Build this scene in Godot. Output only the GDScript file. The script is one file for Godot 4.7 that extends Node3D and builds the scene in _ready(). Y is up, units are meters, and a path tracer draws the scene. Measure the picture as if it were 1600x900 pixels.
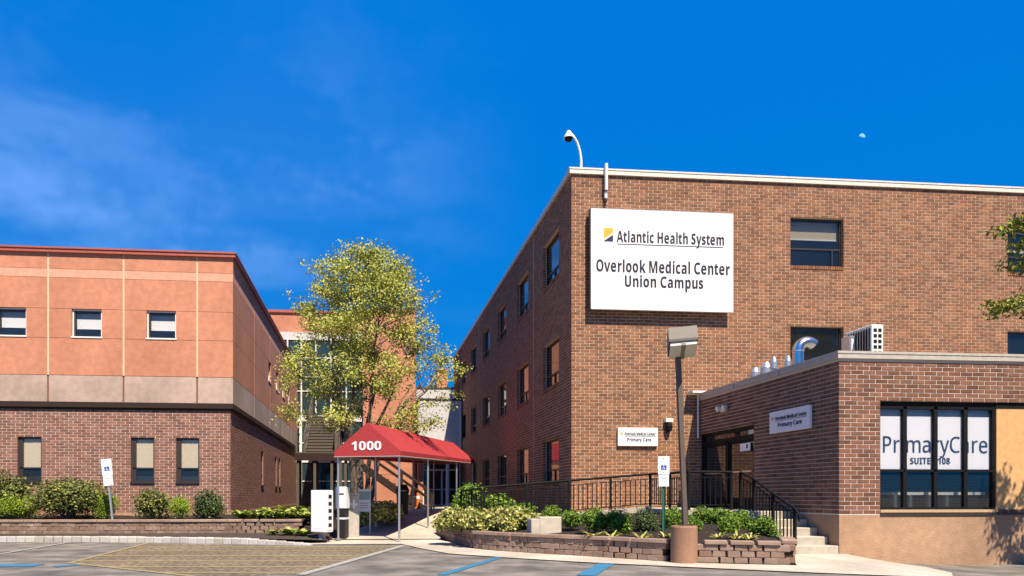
extends Node3D

# ---------------------------------------------------------------- photograph to place
const F := 1155.0      # focal length in photo pixels
const CX := 690.0      # column of the optical axis
const HY := 773.0      # row of the horizon
const EYE := 1.3
const YAW := 0.098383  # the camera looks this much to the right of the side walls' direction
var look := Vector3(sin(YAW), 0, -cos(YAW))
var rgt := Vector3(cos(YAW), 0, sin(YAW))
var rng := RandomNumberGenerator.new()
var used := {}
var M := {}

func at_depth(px: float, py: float, d: float) -> Vector3:
	return look * d + rgt * ((px - CX) / F * d) + Vector3(0, EYE + (HY - py) / F * d, 0)
func on_level(px: float, py: float, y: float) -> Vector3:
	return at_depth(px, py, (EYE - y) * F / (py - HY))
func on_front(px: float, py: float, z: float) -> Vector3:
	return at_depth(px, py, z / (look.z + rgt.z * (px - CX) / F))
func on_side(px: float, py: float, x: float) -> Vector3:
	return at_depth(px, py, x / (look.x + rgt.x * (px - CX) / F))
func depth_of(p: Vector3) -> float:
	return p.dot(look)
func column_of(p: Vector3) -> float:
	return CX + F * p.dot(rgt) / p.dot(look)

# ---------------------------------------------------------------- names and labels
func numbered(n: String) -> String:
	var k: int = used.get(n, 0)
	used[n] = k + 1
	return n if k == 0 else "%s_%03d" % [n, k]
func tag(o: Node, label: String, category: String, group := "", kind := ""):
	o.set_meta("label", label)
	if category: o.set_meta("category", category)
	if group: o.set_meta("group", group)
	if kind: o.set_meta("kind", kind)
	return o
func thing(called: String, at: Vector3, label: String, category: String, group := "") -> Node3D:
	var o := Node3D.new()
	o.name = numbered(called)
	add_child(o)
	o.position = at
	tag(o, label, category, group)
	return o
func holder(called: String, parent: Node, t: Transform3D) -> Node3D:
	var o := Node3D.new()
	o.name = called
	parent.add_child(o, true)
	o.transform = t
	return o
func obj(called: String, shape, m: Material, parent: Node = null) -> MeshInstance3D:
	var o := MeshInstance3D.new()
	o.mesh = shape.commit() if shape is SurfaceTool else shape
	o.material_override = m
	if parent == null:
		o.name = numbered(called)
		add_child(o)
	else:
		o.name = called
		parent.add_child(o, true)
	return o
func setting(called: String, shape, m: Material, label: String) -> MeshInstance3D:
	var o := obj(called, shape, m)
	o.set_meta("kind", "structure")
	o.set_meta("label", label)
	return o

# ---------------------------------------------------------------- shapes
func st() -> SurfaceTool:
	var s := SurfaceTool.new()
	s.begin(Mesh.PRIMITIVE_TRIANGLES)
	return s
func tri(s: SurfaceTool, a: Vector3, b: Vector3, c: Vector3, n := Vector3.ZERO):
	var g := (c - a).cross(b - a)
	if n == Vector3.ZERO: n = g.normalized()
	elif g.dot(n) < 0:
		var keep := b
		b = c
		c = keep
	s.set_normal(n); s.add_vertex(a)
	s.set_normal(n); s.add_vertex(b)
	s.set_normal(n); s.add_vertex(c)
# corners run clockwise seen from the front
func quad(s: SurfaceTool, a: Vector3, b: Vector3, c: Vector3, d: Vector3, n := Vector3.ZERO):
	if n == Vector3.ZERO: n = (c - a).cross(b - a).normalized()
	tri(s, a, b, c, n); tri(s, a, c, d, n)
func bx(s: SurfaceTool, a: Vector3, b: Vector3, t := Transform3D()):
	var p := []
	for i in 8:
		p.append(t * Vector3(b.x if i & 1 else a.x, b.y if i & 2 else a.y, b.z if i & 4 else a.z))
	var f := [[0, 2, 3, 1], [5, 7, 6, 4], [4, 6, 2, 0], [1, 3, 7, 5], [2, 6, 7, 3], [4, 0, 1, 5]]
	var nn := [Vector3.FORWARD, Vector3.BACK, Vector3.LEFT, Vector3.RIGHT, Vector3.UP, Vector3.DOWN]
	for i in 6:
		var q: Array = f[i]
		quad(s, p[q[0]], p[q[1]], p[q[2]], p[q[3]], (t.basis * nn[i]).normalized())
func box(a: Vector3, b: Vector3, t := Transform3D()) -> SurfaceTool:
	var s := st()
	bx(s, a, b, t)
	return s
func tube(s: SurfaceTool, pts: Array, rad: Array, n := 8, caps := true):
	var rings := []
	var u := Vector3.ZERO
	for i in pts.size():
		var d: Vector3 = (pts[mini(i + 1, pts.size() - 1)] - pts[maxi(i - 1, 0)]).normalized()
		if u == Vector3.ZERO: u = d.cross(Vector3.RIGHT if absf(d.x) < 0.8 else Vector3.UP).normalized()
		u = (u - d * u.dot(d)).normalized()
		var v := d.cross(u)
		var ring := []
		for k in n:
			var a := TAU * k / n
			ring.append([pts[i] + (u * cos(a) + v * sin(a)) * rad[i], u * cos(a) + v * sin(a)])
		rings.append(ring)
	for i in pts.size() - 1:
		for k in n:
			var k2 := (k + 1) % n
			var order := [[i, k], [i + 1, k], [i + 1, k2], [i, k], [i + 1, k2], [i, k2]]
			var g: Vector3 = (rings[i + 1][k2][0] - rings[i][k][0]).cross(rings[i + 1][k][0] - rings[i][k][0])
			if g.dot(rings[i][k][1]) < 0: order.reverse()
			for q in order:
				s.set_normal(rings[q[0]][q[1]][1]); s.add_vertex(rings[q[0]][q[1]][0])
	if caps:
		for e in [0, pts.size() - 1]:
			for k in range(1, n - 1):
				tri(s, rings[e][0][0], rings[e][k][0], rings[e][k + 1][0])
func rod(s: SurfaceTool, a: Vector3, b: Vector3, r: float, n := 8, r2 := -1.0):
	tube(s, [a, b], [r, r if r2 < 0 else r2], n)
func lathe(s: SurfaceTool, prof: Array, t := Transform3D(), n := 16):
	for i in prof.size() - 1:
		var p: Vector2 = prof[i]
		var q: Vector2 = prof[i + 1]
		var e := (q - p).normalized()
		for k in n:
			var a := TAU * k / n
			var b := TAU * (k + 1) / n
			var ca := Vector3(cos(a), 0, sin(a))
			var cb := Vector3(cos(b), 0, sin(b))
			var na := (t.basis * (ca * e.y - Vector3.UP * e.x)).normalized()
			var nb := (t.basis * (cb * e.y - Vector3.UP * e.x)).normalized()
			var order := [[ca, p, na], [ca, q, na], [cb, q, nb], [ca, p, na], [cb, q, nb], [cb, p, nb]]
			var v0: Vector3 = ca * p.x + Vector3.UP * p.y
			var v1: Vector3 = ca * q.x + Vector3.UP * q.y
			var v2: Vector3 = cb * q.x + Vector3.UP * q.y
			var v3: Vector3 = cb * p.x + Vector3.UP * p.y
			var g := (v2 - v0).cross(v1 - v0) + (v3 - v0).cross(v2 - v0)
			if g.dot(ca * e.y - Vector3.UP * e.x) < 0: order.reverse()
			for w in order:
				s.set_normal(w[2]); s.add_vertex(t * (w[0] * w[1].x + Vector3.UP * w[1].y))
# a block with broken edges, rough when jit > 0
func block(size: Vector3, c: float, jit := 0.0) -> ArrayMesh:
	var h := size * 0.5
	var v := {}
	for i in 8:
		var sg := Vector3(1 if i & 1 else -1, 1 if i & 2 else -1, 1 if i & 4 else -1)
		for ax in 3:
			var p := sg * h
			for k in 3:
				if k != ax: p[k] -= sg[k] * c
			p += Vector3(rng.randf_range(-jit, jit), rng.randf_range(-jit, jit) * 0.5, rng.randf_range(-jit, jit))
			v[i * 3 + ax] = p
	var s := st()
	var face := func(idx: Array):
		var p := []
		var mid := Vector3.ZERO
		for q in idx: p.append(v[q]); mid += v[q]
		mid /= idx.size()
		for k in range(1, idx.size() - 1):
			var n: Vector3 = (p[k + 1] - p[0]).cross(p[k] - p[0]).normalized()
			if n.dot(mid) < 0: tri(s, p[0], p[k + 1], p[k], -n)
			else: tri(s, p[0], p[k], p[k + 1], n)
	for ax in 3:
		var b := (ax + 1) % 3
		var d := (ax + 2) % 3
		for sg in 2:
			var o := sg << ax
			face.call([o * 3 + ax, (o | 1 << b) * 3 + ax, (o | 1 << b | 1 << d) * 3 + ax, (o | 1 << d) * 3 + ax])
		for q in 4:
			var o2 := ((q & 1) << b) | ((q >> 1) << d)
			face.call([o2 * 3 + b, (o2 | 1 << ax) * 3 + b, (o2 | 1 << ax) * 3 + d, o2 * 3 + d])
	for i in 8: face.call([i * 3, i * 3 + 1, i * 3 + 2])
	return s.commit()
# a sheet between two polylines with the same number of points, cut n times across
func sheet(left: Array, right: Array, n := 1) -> SurfaceTool:
	var s := st()
	for i in left.size() - 1:
		for k in n:
			var a: Vector3 = left[i].lerp(right[i], float(k) / n)
			var b: Vector3 = left[i + 1].lerp(right[i + 1], float(k) / n)
			var c: Vector3 = left[i + 1].lerp(right[i + 1], float(k + 1) / n)
			var d: Vector3 = left[i].lerp(right[i], float(k + 1) / n)
			for t3 in [[a, b, c], [a, c, d]]:
				var nn: Vector3 = (t3[2] - t3[0]).cross(t3[1] - t3[0]).normalized()
				if nn.y < 0: tri(s, t3[0], t3[2], t3[1], -nn)
				else: tri(s, t3[0], t3[1], t3[2], nn)
	return s
func fill(pts: Array, lift := 0.0) -> SurfaceTool:
	var s := st()
	var flat := PackedVector2Array()
	for p in pts: flat.append(Vector2(p.x, p.z))
	var ix := Geometry2D.triangulate_polygon(flat)
	for i in range(0, ix.size(), 3):
		var a: Vector3 = pts[ix[i]] + Vector3.UP * lift
		var b: Vector3 = pts[ix[i + 1]] + Vector3.UP * lift
		var c: Vector3 = pts[ix[i + 2]] + Vector3.UP * lift
		var n := (c - a).cross(b - a).normalized()
		if n.y < 0: tri(s, a, c, b, -n)
		else: tri(s, a, b, c, n)
	return s
func lettering(called: String, words: String, parent: Node, t: Transform3D, w: float, h: float, m: Material, bold := false, deep := 0.01, serif := false) -> MeshInstance3D:
	var f := SystemFont.new()
	f.font_names = PackedStringArray(["Droid Serif" if serif else "Droid Sans"])
	if bold: f.font_weight = 700
	var tm := TextMesh.new()
	tm.text = words
	tm.font = f
	tm.font_size = 48
	tm.pixel_size = 0.01
	tm.depth = 0.01
	tm.curve_step = 1.0
	var bb := tm.get_aabb()
	var o := obj(called, tm, m, parent)
	var sc := Vector3(w / bb.size.x, h / bb.size.y, deep / 0.01)
	o.transform = t * Transform3D(Basis.from_scale(sc), -(bb.get_center() * sc))
	return o

# ---------------------------------------------------------------- materials
func lin(r: float, g: float, b: float) -> Color:
	return Color(r, g, b).linear_to_srgb()
func noise_tex(sd: int, freq: float, lo: float, hi: float, octaves := 4, size := 512, kind := FastNoiseLite.TYPE_SIMPLEX_SMOOTH) -> NoiseTexture2D:
	var n := FastNoiseLite.new()
	n.seed = sd
	n.noise_type = kind
	n.frequency = freq
	n.fractal_octaves = octaves
	var t := NoiseTexture2D.new()
	t.noise = n
	t.width = size; t.height = size
	t.seamless = true
	var g := Gradient.new()
	g.set_color(0, Color(lo, lo, lo)); g.set_color(1, Color(hi, hi, hi))
	t.color_ramp = g
	return t
func mat(c: Color, rough := 0.8, metal := 0.0) -> StandardMaterial3D:
	var m := StandardMaterial3D.new()
	m.albedo_color = c
	m.roughness = rough
	m.metallic = metal
	return m
func surf(c: Color, rough: float, tex: Texture2D, scale: float, relief: Texture2D = null, height := 0.0, coarse: Texture2D = null) -> StandardMaterial3D:
	var m := mat(c, rough)
	m.uv1_triplanar = true
	m.uv1_world_triplanar = true
	m.uv1_scale = Vector3.ONE * scale
	m.albedo_texture = tex
	if relief:
		m.heightmap_enabled = true
		m.heightmap_texture = relief
		m.heightmap_scale = height
	if coarse:
		m.detail_enabled = true
		m.detail_albedo = coarse
		m.detail_blend_mode = BaseMaterial3D.BLEND_MODE_MUL
		m.detail_uv_layer = BaseMaterial3D.DETAIL_UV_2
		m.uv2_triplanar = true
		m.uv2_world_triplanar = true
		m.uv2_scale = Vector3.ONE * scale * 0.137
	return m
func glass(c: Color, a: float) -> StandardMaterial3D:
	var m := mat(Color(c.r, c.g, c.b, a), 0.03)
	m.transparency = BaseMaterial3D.TRANSPARENCY_ALPHA
	m.metallic_specular = 0.5
	return m
func leaf_mat(back: Color) -> StandardMaterial3D:
	var m := mat(Color.WHITE, 0.55)
	m.vertex_color_use_as_albedo = true
	m.backlight_enabled = true
	m.backlight = back
	m.metallic_specular = 0.35
	return m

func make_materials():
	var fine := noise_tex(1, 0.05, 0.70, 1.0, 5)
	var patch := noise_tex(2, 0.012, 0.78, 1.0, 5)
	var soft := noise_tex(3, 0.02, 0.90, 1.0, 4)
	var bump := noise_tex(4, 0.09, 0.0, 1.0, 4)
	M.mortar_main = surf(lin(0.90, 0.76, 0.58), 0.95, fine, 2.0, bump, 0.3)
	M.mortar_annex = surf(lin(0.90, 0.80, 0.67), 0.95, fine, 2.0, bump, 0.3)
	M.mortar_wing = surf(lin(0.90, 0.80, 0.67), 0.95, fine, 2.0, bump, 0.3)
	for n in ["main", "annex", "wing"]:
		var b := surf(Color.WHITE, 0.88, fine, 3.1, bump, 0.4, patch)
		b.vertex_color_use_as_albedo = true
		M["brick_" + n] = b
	M.fine = fine; M.patch = patch; M.bump = bump
	M.stucco = surf(lin(0.62, 0.262, 0.153), 0.93, soft, 0.35, bump, 0.5, noise_tex(22, 0.014, 0.86, 1.0, 6))
	M.stucco_pale = surf(lin(0.68, 0.34, 0.23), 0.93, soft, 0.35, bump, 0.4)
	M.stucco_grey = surf(lin(0.58, 0.43, 0.35), 0.93, soft, 0.35, bump, 0.4, patch)
	M.joint = surf(lin(0.74, 0.50, 0.34), 0.9, soft, 0.5)
	M.groove = mat(lin(0.20, 0.09, 0.06), 0.95)
	M.coping_red = surf(lin(0.40, 0.10, 0.06), 0.5, soft, 0.5)
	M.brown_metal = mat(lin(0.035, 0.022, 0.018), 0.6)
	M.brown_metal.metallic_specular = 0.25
	M.white_metal = surf(lin(0.72, 0.66, 0.56), 0.5, soft, 0.6)
	M.coping_grey = surf(lin(0.46, 0.42, 0.36), 0.6, soft, 0.6, bump, 0.2)
	M.base_stucco = surf(lin(0.53, 0.325, 0.195), 0.93, soft, 0.4, bump, 0.5, patch)
	M.tan_panel = surf(lin(0.62, 0.36, 0.15), 0.9, soft, 0.5, bump, 0.3)
	M.asphalt = surf(lin(0.43, 0.39, 0.335), 0.92, noise_tex(21, 0.16, 0.62, 1.0, 3), 0.9, bump, 0.9, noise_tex(20, 0.014, 0.55, 1.0, 6))
	M.worn = surf(lin(0.40, 0.31, 0.19), 0.92, noise_tex(7, 0.03, 0.45, 1.0, 5), 0.45, bump, 0.7, patch)
	M.concrete = surf(lin(0.64, 0.565, 0.455), 0.9, soft, 0.6, bump, 0.4, patch)
	M.mulch = surf(lin(0.085, 0.048, 0.032), 0.98, noise_tex(8, 0.12, 0.25, 1.0, 3), 1.1, bump, 4.0)
	M.soil = surf(lin(0.16, 0.12, 0.08), 0.98, noise_tex(9, 0.08, 0.3, 1.0, 4), 0.7, bump, 3.0)
	M.paint_white = surf(lin(0.70, 0.69, 0.64), 0.7, noise_tex(10, 0.05, 0.35, 1.0, 5), 1.4)
	M.paint_yellow = surf(lin(0.66, 0.52, 0.24), 0.7, noise_tex(11, 0.05, 0.35, 1.0, 5), 1.4)
	M.paint_blue = surf(lin(0.06, 0.34, 0.60), 0.7, noise_tex(12, 0.05, 0.4, 1.0, 5), 1.4)
	M.stone = []
	for c in [[0.52, 0.34, 0.25], [0.56, 0.38, 0.285], [0.46, 0.29, 0.21], [0.60, 0.42, 0.32]]:
		M.stone.append(surf(lin(c[0], c[1], c[2]), 0.95, fine, 2.2, bump, 1.2, patch))
	M.cap = [surf(lin(0.56, 0.38, 0.28), 0.95, fine, 2.0, bump, 0.8, patch), surf(lin(0.62, 0.43, 0.33), 0.95, fine, 2.0, bump, 0.8, patch)]
	M.granite = []
	for c in [[0.66, 0.62, 0.55], [0.58, 0.54, 0.47], [0.72, 0.69, 0.62]]:
		M.granite.append(surf(lin(c[0], c[1], c[2]), 0.85, fine, 3.0, bump, 0.6))
	M.boulder = surf(lin(0.34, 0.25, 0.20), 0.95, fine, 1.6, bump, 2.0, patch)
	M.glass = glass(lin(0.10, 0.13, 0.15), 0.06)
	M.glass_dark = glass(lin(0.02, 0.028, 0.035), 0.45)
	M.glass_shop = glass(lin(0.02, 0.028, 0.035), 0.2)
	M.glass_teal = glass(lin(0.03, 0.06, 0.065), 0.6)
	M.dark_room = mat(lin(0.40, 0.37, 0.33), 0.9)
	M.black_metal = mat(lin(0.012, 0.012, 0.013), 0.6)
	M.black_metal.metallic_specular = 0.2
	M.bronze = mat(lin(0.035, 0.026, 0.022), 0.45)
	M.white_frame = mat(lin(0.70, 0.68, 0.63), 0.5)
	M.blind = surf(lin(0.86, 0.85, 0.82), 0.8, soft, 2.0)
	M.blind_tan = surf(lin(0.66, 0.56, 0.38), 0.8, soft, 2.0)
	M.shade_grey = mat(lin(0.16, 0.19, 0.23), 0.7)
	M.film = mat(lin(0.74, 0.74, 0.76), 0.6)
	M.navy = mat(lin(0.005, 0.009, 0.055), 0.7)
	M.ink = mat(lin(0.005, 0.006, 0.02), 0.7)
	M.sign_white = mat(lin(0.76, 0.76, 0.77), 0.45)
	M.amber = mat(lin(0.80, 0.36, 0.02), 0.5)
	M.canopy_red = surf(lin(0.42, 0.032, 0.036), 0.75, noise_tex(13, 0.03, 0.84, 1.0, 4), 0.8)
	M.canopy_red.backlight_enabled = true
	M.canopy_red.backlight = lin(0.10, 0.006, 0.006)
	M.trim_grey = mat(lin(0.30, 0.27, 0.26), 0.7)
	M.steel = mat(lin(0.62, 0.62, 0.60), 0.38, 0.85)
	M.duct = mat(lin(0.72, 0.74, 0.76), 0.22, 1.0)
	M.pole_paint = surf(lin(0.105, 0.08, 0.062), 0.6, soft, 1.0)
	M.lamp_housing = surf(lin(0.20, 0.175, 0.145), 0.6, soft, 1.0)
	M.lens = mat(lin(0.60, 0.57, 0.48), 0.3)
	M.post_base = surf(lin(0.42, 0.23, 0.14), 0.93, soft, 0.8, bump, 0.6, patch)
	M.green_post = mat(lin(0.02, 0.12, 0.07), 0.5)
	M.access_blue = mat(lin(0.02, 0.07, 0.30), 0.5)
	M.wood = surf(lin(0.17, 0.14, 0.11), 0.9, noise_tex(14, 0.04, 0.5, 1.0, 4), 1.5)
	M.wood_new = surf(lin(0.48, 0.33, 0.19), 0.85, soft, 1.5)
	M.orange = mat(lin(0.60, 0.16, 0.02), 0.6)
	M.plastic_black = mat(lin(0.012, 0.012, 0.012), 0.5)
	M.white_wall = surf(lin(0.56, 0.555, 0.54), 0.85, soft, 0.4, bump, 0.2)
	M.roof = surf(lin(0.30, 0.29, 0.27), 0.95, fine, 0.8)
	M.moon = mat(lin(0.16, 0.36, 0.50), 1.0)
	M.bark = surf(lin(0.30, 0.24, 0.18), 0.95, noise_tex(15, 0.05, 0.3, 1.0, 4), 1.3, bump, 1.5)
	M.twig = mat(lin(0.20, 0.155, 0.115), 0.95)
	M.leaf_birch = leaf_mat(lin(0.16, 0.18, 0.03))
	M.leaf_dark = leaf_mat(lin(0.03, 0.05, 0.01))
	M.leaf_lime = leaf_mat(lin(0.12, 0.15, 0.015))

# ---------------------------------------------------------------- brickwork
# a wall frame: x along the wall, y up, z out of the wall
func frame_of(origin: Vector3, out: Vector3) -> Transform3D:
	return Transform3D(Basis(Vector3.UP.cross(out), Vector3.UP, out), origin)
func slab(s: SurfaceTool, t: Transform3D, u0: float, u1: float, v0: float, v1: float, holes: Array, thick: float, grow := 0.006):
	var us := [u0, u1]
	var vs := [v0, v1]
	var hs := []
	for h in holes:
		var r: Rect2 = h.grow(grow)
		hs.append(r)
		for q in [r.position.x, r.end.x]: if q > u0 and q < u1: us.append(q)
		for q in [r.position.y, r.end.y]: if q > v0 and q < v1: vs.append(q)
	us.sort(); vs.sort()
	for j in vs.size() - 1:
		if vs[j + 1] - vs[j] < 0.0005: continue
		var run := -1.0
		for i in us.size():
			var solid := i < us.size() - 1
			if solid and us[i + 1] - us[i] >= 0.0005:
				var c := Vector2((us[i] + us[i + 1]) / 2, (vs[j] + vs[j + 1]) / 2)
				for r in hs: if r.has_point(c): solid = false
			elif solid: continue
			if solid and run < 0: run = us[i]
			if not solid and run >= 0:
				bx(s, Vector3(run, vs[j], -thick), Vector3(us[i], vs[j + 1], 0), t)
				run = -1.0
const BL := 0.258
const BH := 0.0765
const STEP := 0.09
func lay(out: Array, t: Transform3D, u0: float, u1: float, v0: float, v1: float, holes: Array, shades: int):
	var rows := int(floor((v1 - v0) / STEP))
	for j in rows:
		var y := v0 + j * STEP + STEP / 2
		var u := u0 - (0.1355 if j % 2 else 0.0)
		while u < u1:
			var a := maxf(u, u0)
			var b := minf(u + BL, u1)
			u += 0.271
			if b - a < 0.03: continue
			for h in holes:
				if y + BH / 2 - 0.012 < h.position.y or y - BH / 2 + 0.012 > h.end.y: continue
				if b < h.position.x and h.position.x - b < 0.075: b = h.position.x
				if a > h.end.x and a - h.end.x < 0.075: a = h.end.x
			var spans := [[a, b]]
			for h in holes:
				if y + BH / 2 - 0.012 < h.position.y or y - BH / 2 + 0.012 > h.end.y: continue
				var next := []
				for q in spans:
					if q[1] <= h.position.x or q[0] >= h.end.x: next.append(q); continue
					if h.position.x - q[0] > 0.064: next.append([q[0], h.position.x])
					if q[1] - h.end.x > 0.064: next.append([h.end.x, q[1]])
				spans = next
			for q in spans:
				var c := Vector3((q[0] + q[1]) / 2, y, -0.042 + rng.randf_range(-0.0015, 0.0015))
				var tr := t * Transform3D(Basis.from_scale(Vector3((q[1] - q[0]) / BL, 1, 1)), c)
				out.append([tr, rng.randi() % shades])
func rowlock(out: Array, t: Transform3D, u0: float, u1: float, top: float, shades: int):
	var n := int((u1 - u0) / 0.067)
	var w := (u1 - u0) / n
	for i in n:
		var tr := t * Transform3D(Basis(Vector3(0, 0.0, 0.43), Vector3((w - 0.011) / BH, 0, 0), Vector3(0, 0.95, 0)), Vector3(u0 + w * (i + 0.5), top - 0.05, -0.028))
		out.append([tr, rng.randi() % shades])
func snap(holes: Array, v0: float) -> Array:   # openings begin and end at a bed joint
	var out := []
	for h in holes:
		var a := v0 + roundf((h.position.y - v0) / STEP) * STEP
		var b := v0 + roundf((h.end.y - v0) / STEP) * STEP
		out.append(Rect2(h.position.x, a, h.size.x, b - a))
	return out
func put_bricks(parent: Node, bricks: Array, palette: Array, base: StandardMaterial3D, see: Callable):
	var mesh := block(Vector3(BL, BH, 0.1), 0.004)
	var mats := []
	for c in palette:
		var m: StandardMaterial3D = base.duplicate()
		m.vertex_color_use_as_albedo = false
		m.albedo_color = c.linear_to_srgb()
		mats.append(m)
	var ranked := []
	for i in bricks.size():
		var p: Vector3 = bricks[i][0].origin
		var px := column_of(p)
		var py := HY - F * (p.y - EYE) / depth_of(p)
		if px > 2 and px < 1598 and py > 2 and py < 895 and see.call(p, px, py): ranked.append([depth_of(p), i])
	ranked.sort_custom(func(a, b): return a[0] < b[0])
	var single := {}
	for k in mini(300, ranked.size()): single[ranked[k][1]] = true
	for i in single:
		var o := MeshInstance3D.new()
		o.name = "brick"
		o.mesh = mesh
		o.material_override = mats[bricks[i][1]]
		parent.add_child(o, true)
		o.transform = parent.transform.affine_inverse() * bricks[i][0]
	var mm := MultiMesh.new()
	mm.transform_format = MultiMesh.TRANSFORM_3D
	mm.use_colors = true
	mm.mesh = mesh
	mm.instance_count = bricks.size() - single.size()
	var k := 0
	var inv: Transform3D = parent.transform.affine_inverse()
	for i in bricks.size():
		if single.has(i): continue
		mm.set_instance_transform(k, inv * bricks[i][0])
		mm.set_instance_color(k, palette[bricks[i][1]])
		k += 1
	var o := MultiMeshInstance3D.new()
	o.multimesh = mm
	o.material_override = base
	o.name = "brickwork"
	parent.add_child(o, true)
	o.set_meta("kind", "stuff")
func shades(r: float, g: float, b: float, n: int, spread: float, sd: int) -> Array:
	var q := RandomNumberGenerator.new()
	q.seed = sd
	var out := []
	for i in n:
		var k := 1.0 + spread * (2.0 * i / (n - 1) - 1.0)
		var w := q.randf_range(-0.12, 0.12)
		out.append(Color(r * k * (1 + w * 0.3), g * k * (1 - w * 0.4), b * k * (1 - w)))
	return out
# frame of four bars and further bars given as rectangles in the window's own plane
func bars(w: float, h: float, fw: float, z0: float, z1: float, more := []) -> SurfaceTool:
	var s := st()
	bx(s, Vector3(0, 0, z0), Vector3(fw, h, z1)); bx(s, Vector3(w - fw, 0, z0), Vector3(w, h, z1))
	bx(s, Vector3(fw, 0, z0), Vector3(w - fw, fw, z1)); bx(s, Vector3(fw, h - fw, z0), Vector3(w - fw, h, z1))
	for r in more: bx(s, Vector3(r[0], r[1], z0 + 0.002), Vector3(r[2], r[3], z1 - 0.003))
	return s
func pane(parent: Node, x0: float, y0: float, x1: float, y1: float, z: float, m: Material):
	obj("pane", box(Vector3(x0, y0, z - 0.004), Vector3(x1, y1, z + 0.004)), m, parent)

# ---------------------------------------------------------------- foliage
func leaf_cloud(clumps: Array, count: int, size: float, cols: Array, spread: float, sd: int, droop := 0.0, blade := 0.55, shell := 0.5) -> ArrayMesh:
	var q := RandomNumberGenerator.new()
	q.seed = sd
	var vs := PackedVector3Array()
	var ns := PackedVector3Array()
	var cs := PackedColorArray()
	var total := 0.0
	for c in clumps: total += c[1].x * c[1].y * c[1].z
	for c in clumps:
		var rr: Vector3 = c[1]
		var n := int(count * rr.x * rr.y * rr.z / total) + 1
		var tint := 1.0 + q.randf_range(-spread, spread) * 0.6
		for i in n:
			var d := Vector3(q.randfn(), q.randfn(), q.randfn()).normalized()
			var p: Vector3 = c[0] + d * rr * pow(q.randf(), shell)
			var nrm := (d * 0.7 + Vector3(q.randfn(), q.randfn() + 0.4, q.randfn()) * 0.7).normalized()
			var ax := nrm.cross(Vector3(q.randfn(), q.randfn(), q.randfn())).normalized()
			ax = (ax + Vector3.DOWN * droop).normalized()
			nrm = (nrm - ax * nrm.dot(ax)).normalized()
			var sd2 := ax.cross(nrm)
			var l := size * q.randf_range(0.65, 1.3)
			var w := l * blade * 0.5
			var col: Color = cols[q.randi() % cols.size()]
			var k := tint * (1.0 + q.randf_range(-spread, spread))
			col = Color(col.r * k, col.g * k, col.b * k)
			var a := p - ax * l * 0.5
			var b := p + ax * l * 0.5
			var e := p + sd2 * w + nrm * w * 0.35
			var f := p - sd2 * w + nrm * w * 0.35
			var n1 := (b - a).cross(e - a).normalized()
			var n2 := (f - a).cross(b - a).normalized()
			vs.append_array([a, e, b, a, b, f])
			for z in 3: ns.append(n1); cs.append(col)
			for z in 3: ns.append(n2); cs.append(col)
	var arr := []
	arr.resize(Mesh.ARRAY_MAX)
	arr[Mesh.ARRAY_VERTEX] = vs; arr[Mesh.ARRAY_NORMAL] = ns; arr[Mesh.ARRAY_COLOR] = cs
	var m := ArrayMesh.new()
	m.add_surface_from_arrays(Mesh.PRIMITIVE_TRIANGLES, arr)
	return m
func bush_clumps(sd: int, n: int, w: float, h: float) -> Array:
	var q := RandomNumberGenerator.new()
	q.seed = sd
	var out := []
	for i in n:
		var a := q.randf() * TAU
		var r := sqrt(q.randf()) * 0.62 * w * 0.5
		var y := h * q.randf_range(0.28, 0.74) * (1.0 - 0.35 * r / (w * 0.5))
		var k := q.randf_range(0.22, 0.34)
		out.append([Vector3(cos(a) * r, y, sin(a) * r), Vector3(w * k, h * k * 0.95, w * k)])
	return out
func stems(sd: int, w: float, h: float) -> SurfaceTool:
	var q := RandomNumberGenerator.new()
	q.seed = sd
	var s := st()
	for i in 9:
		var a := q.randf() * TAU
		var r := q.randf_range(0.15, 0.42) * w
		tube(s, [Vector3(cos(a), 0, sin(a)) * 0.04, Vector3(cos(a) * r * 0.5, h * 0.35, sin(a) * r * 0.5), Vector3(cos(a) * r, h * q.randf_range(0.55, 0.8), sin(a) * r)], [0.014, 0.01, 0.004], 5, false)
	return s
# a plant of broad blades rising from one point
func blades(sd: int, n: int, len: float, wid: float, cols: Array) -> ArrayMesh:
	var q := RandomNumberGenerator.new()
	q.seed = sd
	var s := st()
	for i in n:
		var a := q.randf() * TAU
		var dir := Vector3(cos(a), 0, sin(a))
		var side := Vector3(-sin(a), 0, cos(a))
		var l := len * q.randf_range(0.6, 1.15)
		var up := q.randf_range(0.35, 1.1)
		var w := wid * q.randf_range(0.7, 1.2)
		var c: Color = cols[q.randi() % cols.size()]
		var prev := []
		for k in 5:
			var t := k / 4.0
			var p := dir * (l * t * 0.8 + 0.02) + Vector3.UP * (l * up * (t - 0.62 * t * t) * 1.2 + 0.02)
			var hw := w * sin(PI * (0.12 + 0.88 * t)) * 0.5 + 0.002
			var now := [p - side * hw + Vector3.UP * hw * 0.4, p, p + side * hw + Vector3.UP * hw * 0.4]
			if k:
				for e in 2:
					var nn: Vector3 = (now[e + 1] - prev[e]).cross(prev[e + 1] - prev[e]).normalized()
					if nn.y < 0: nn = -nn
					s.set_color(c)
					quad(s, prev[e], now[e], now[e + 1], prev[e + 1], nn)
			prev = now
	return s.commit()

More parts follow.
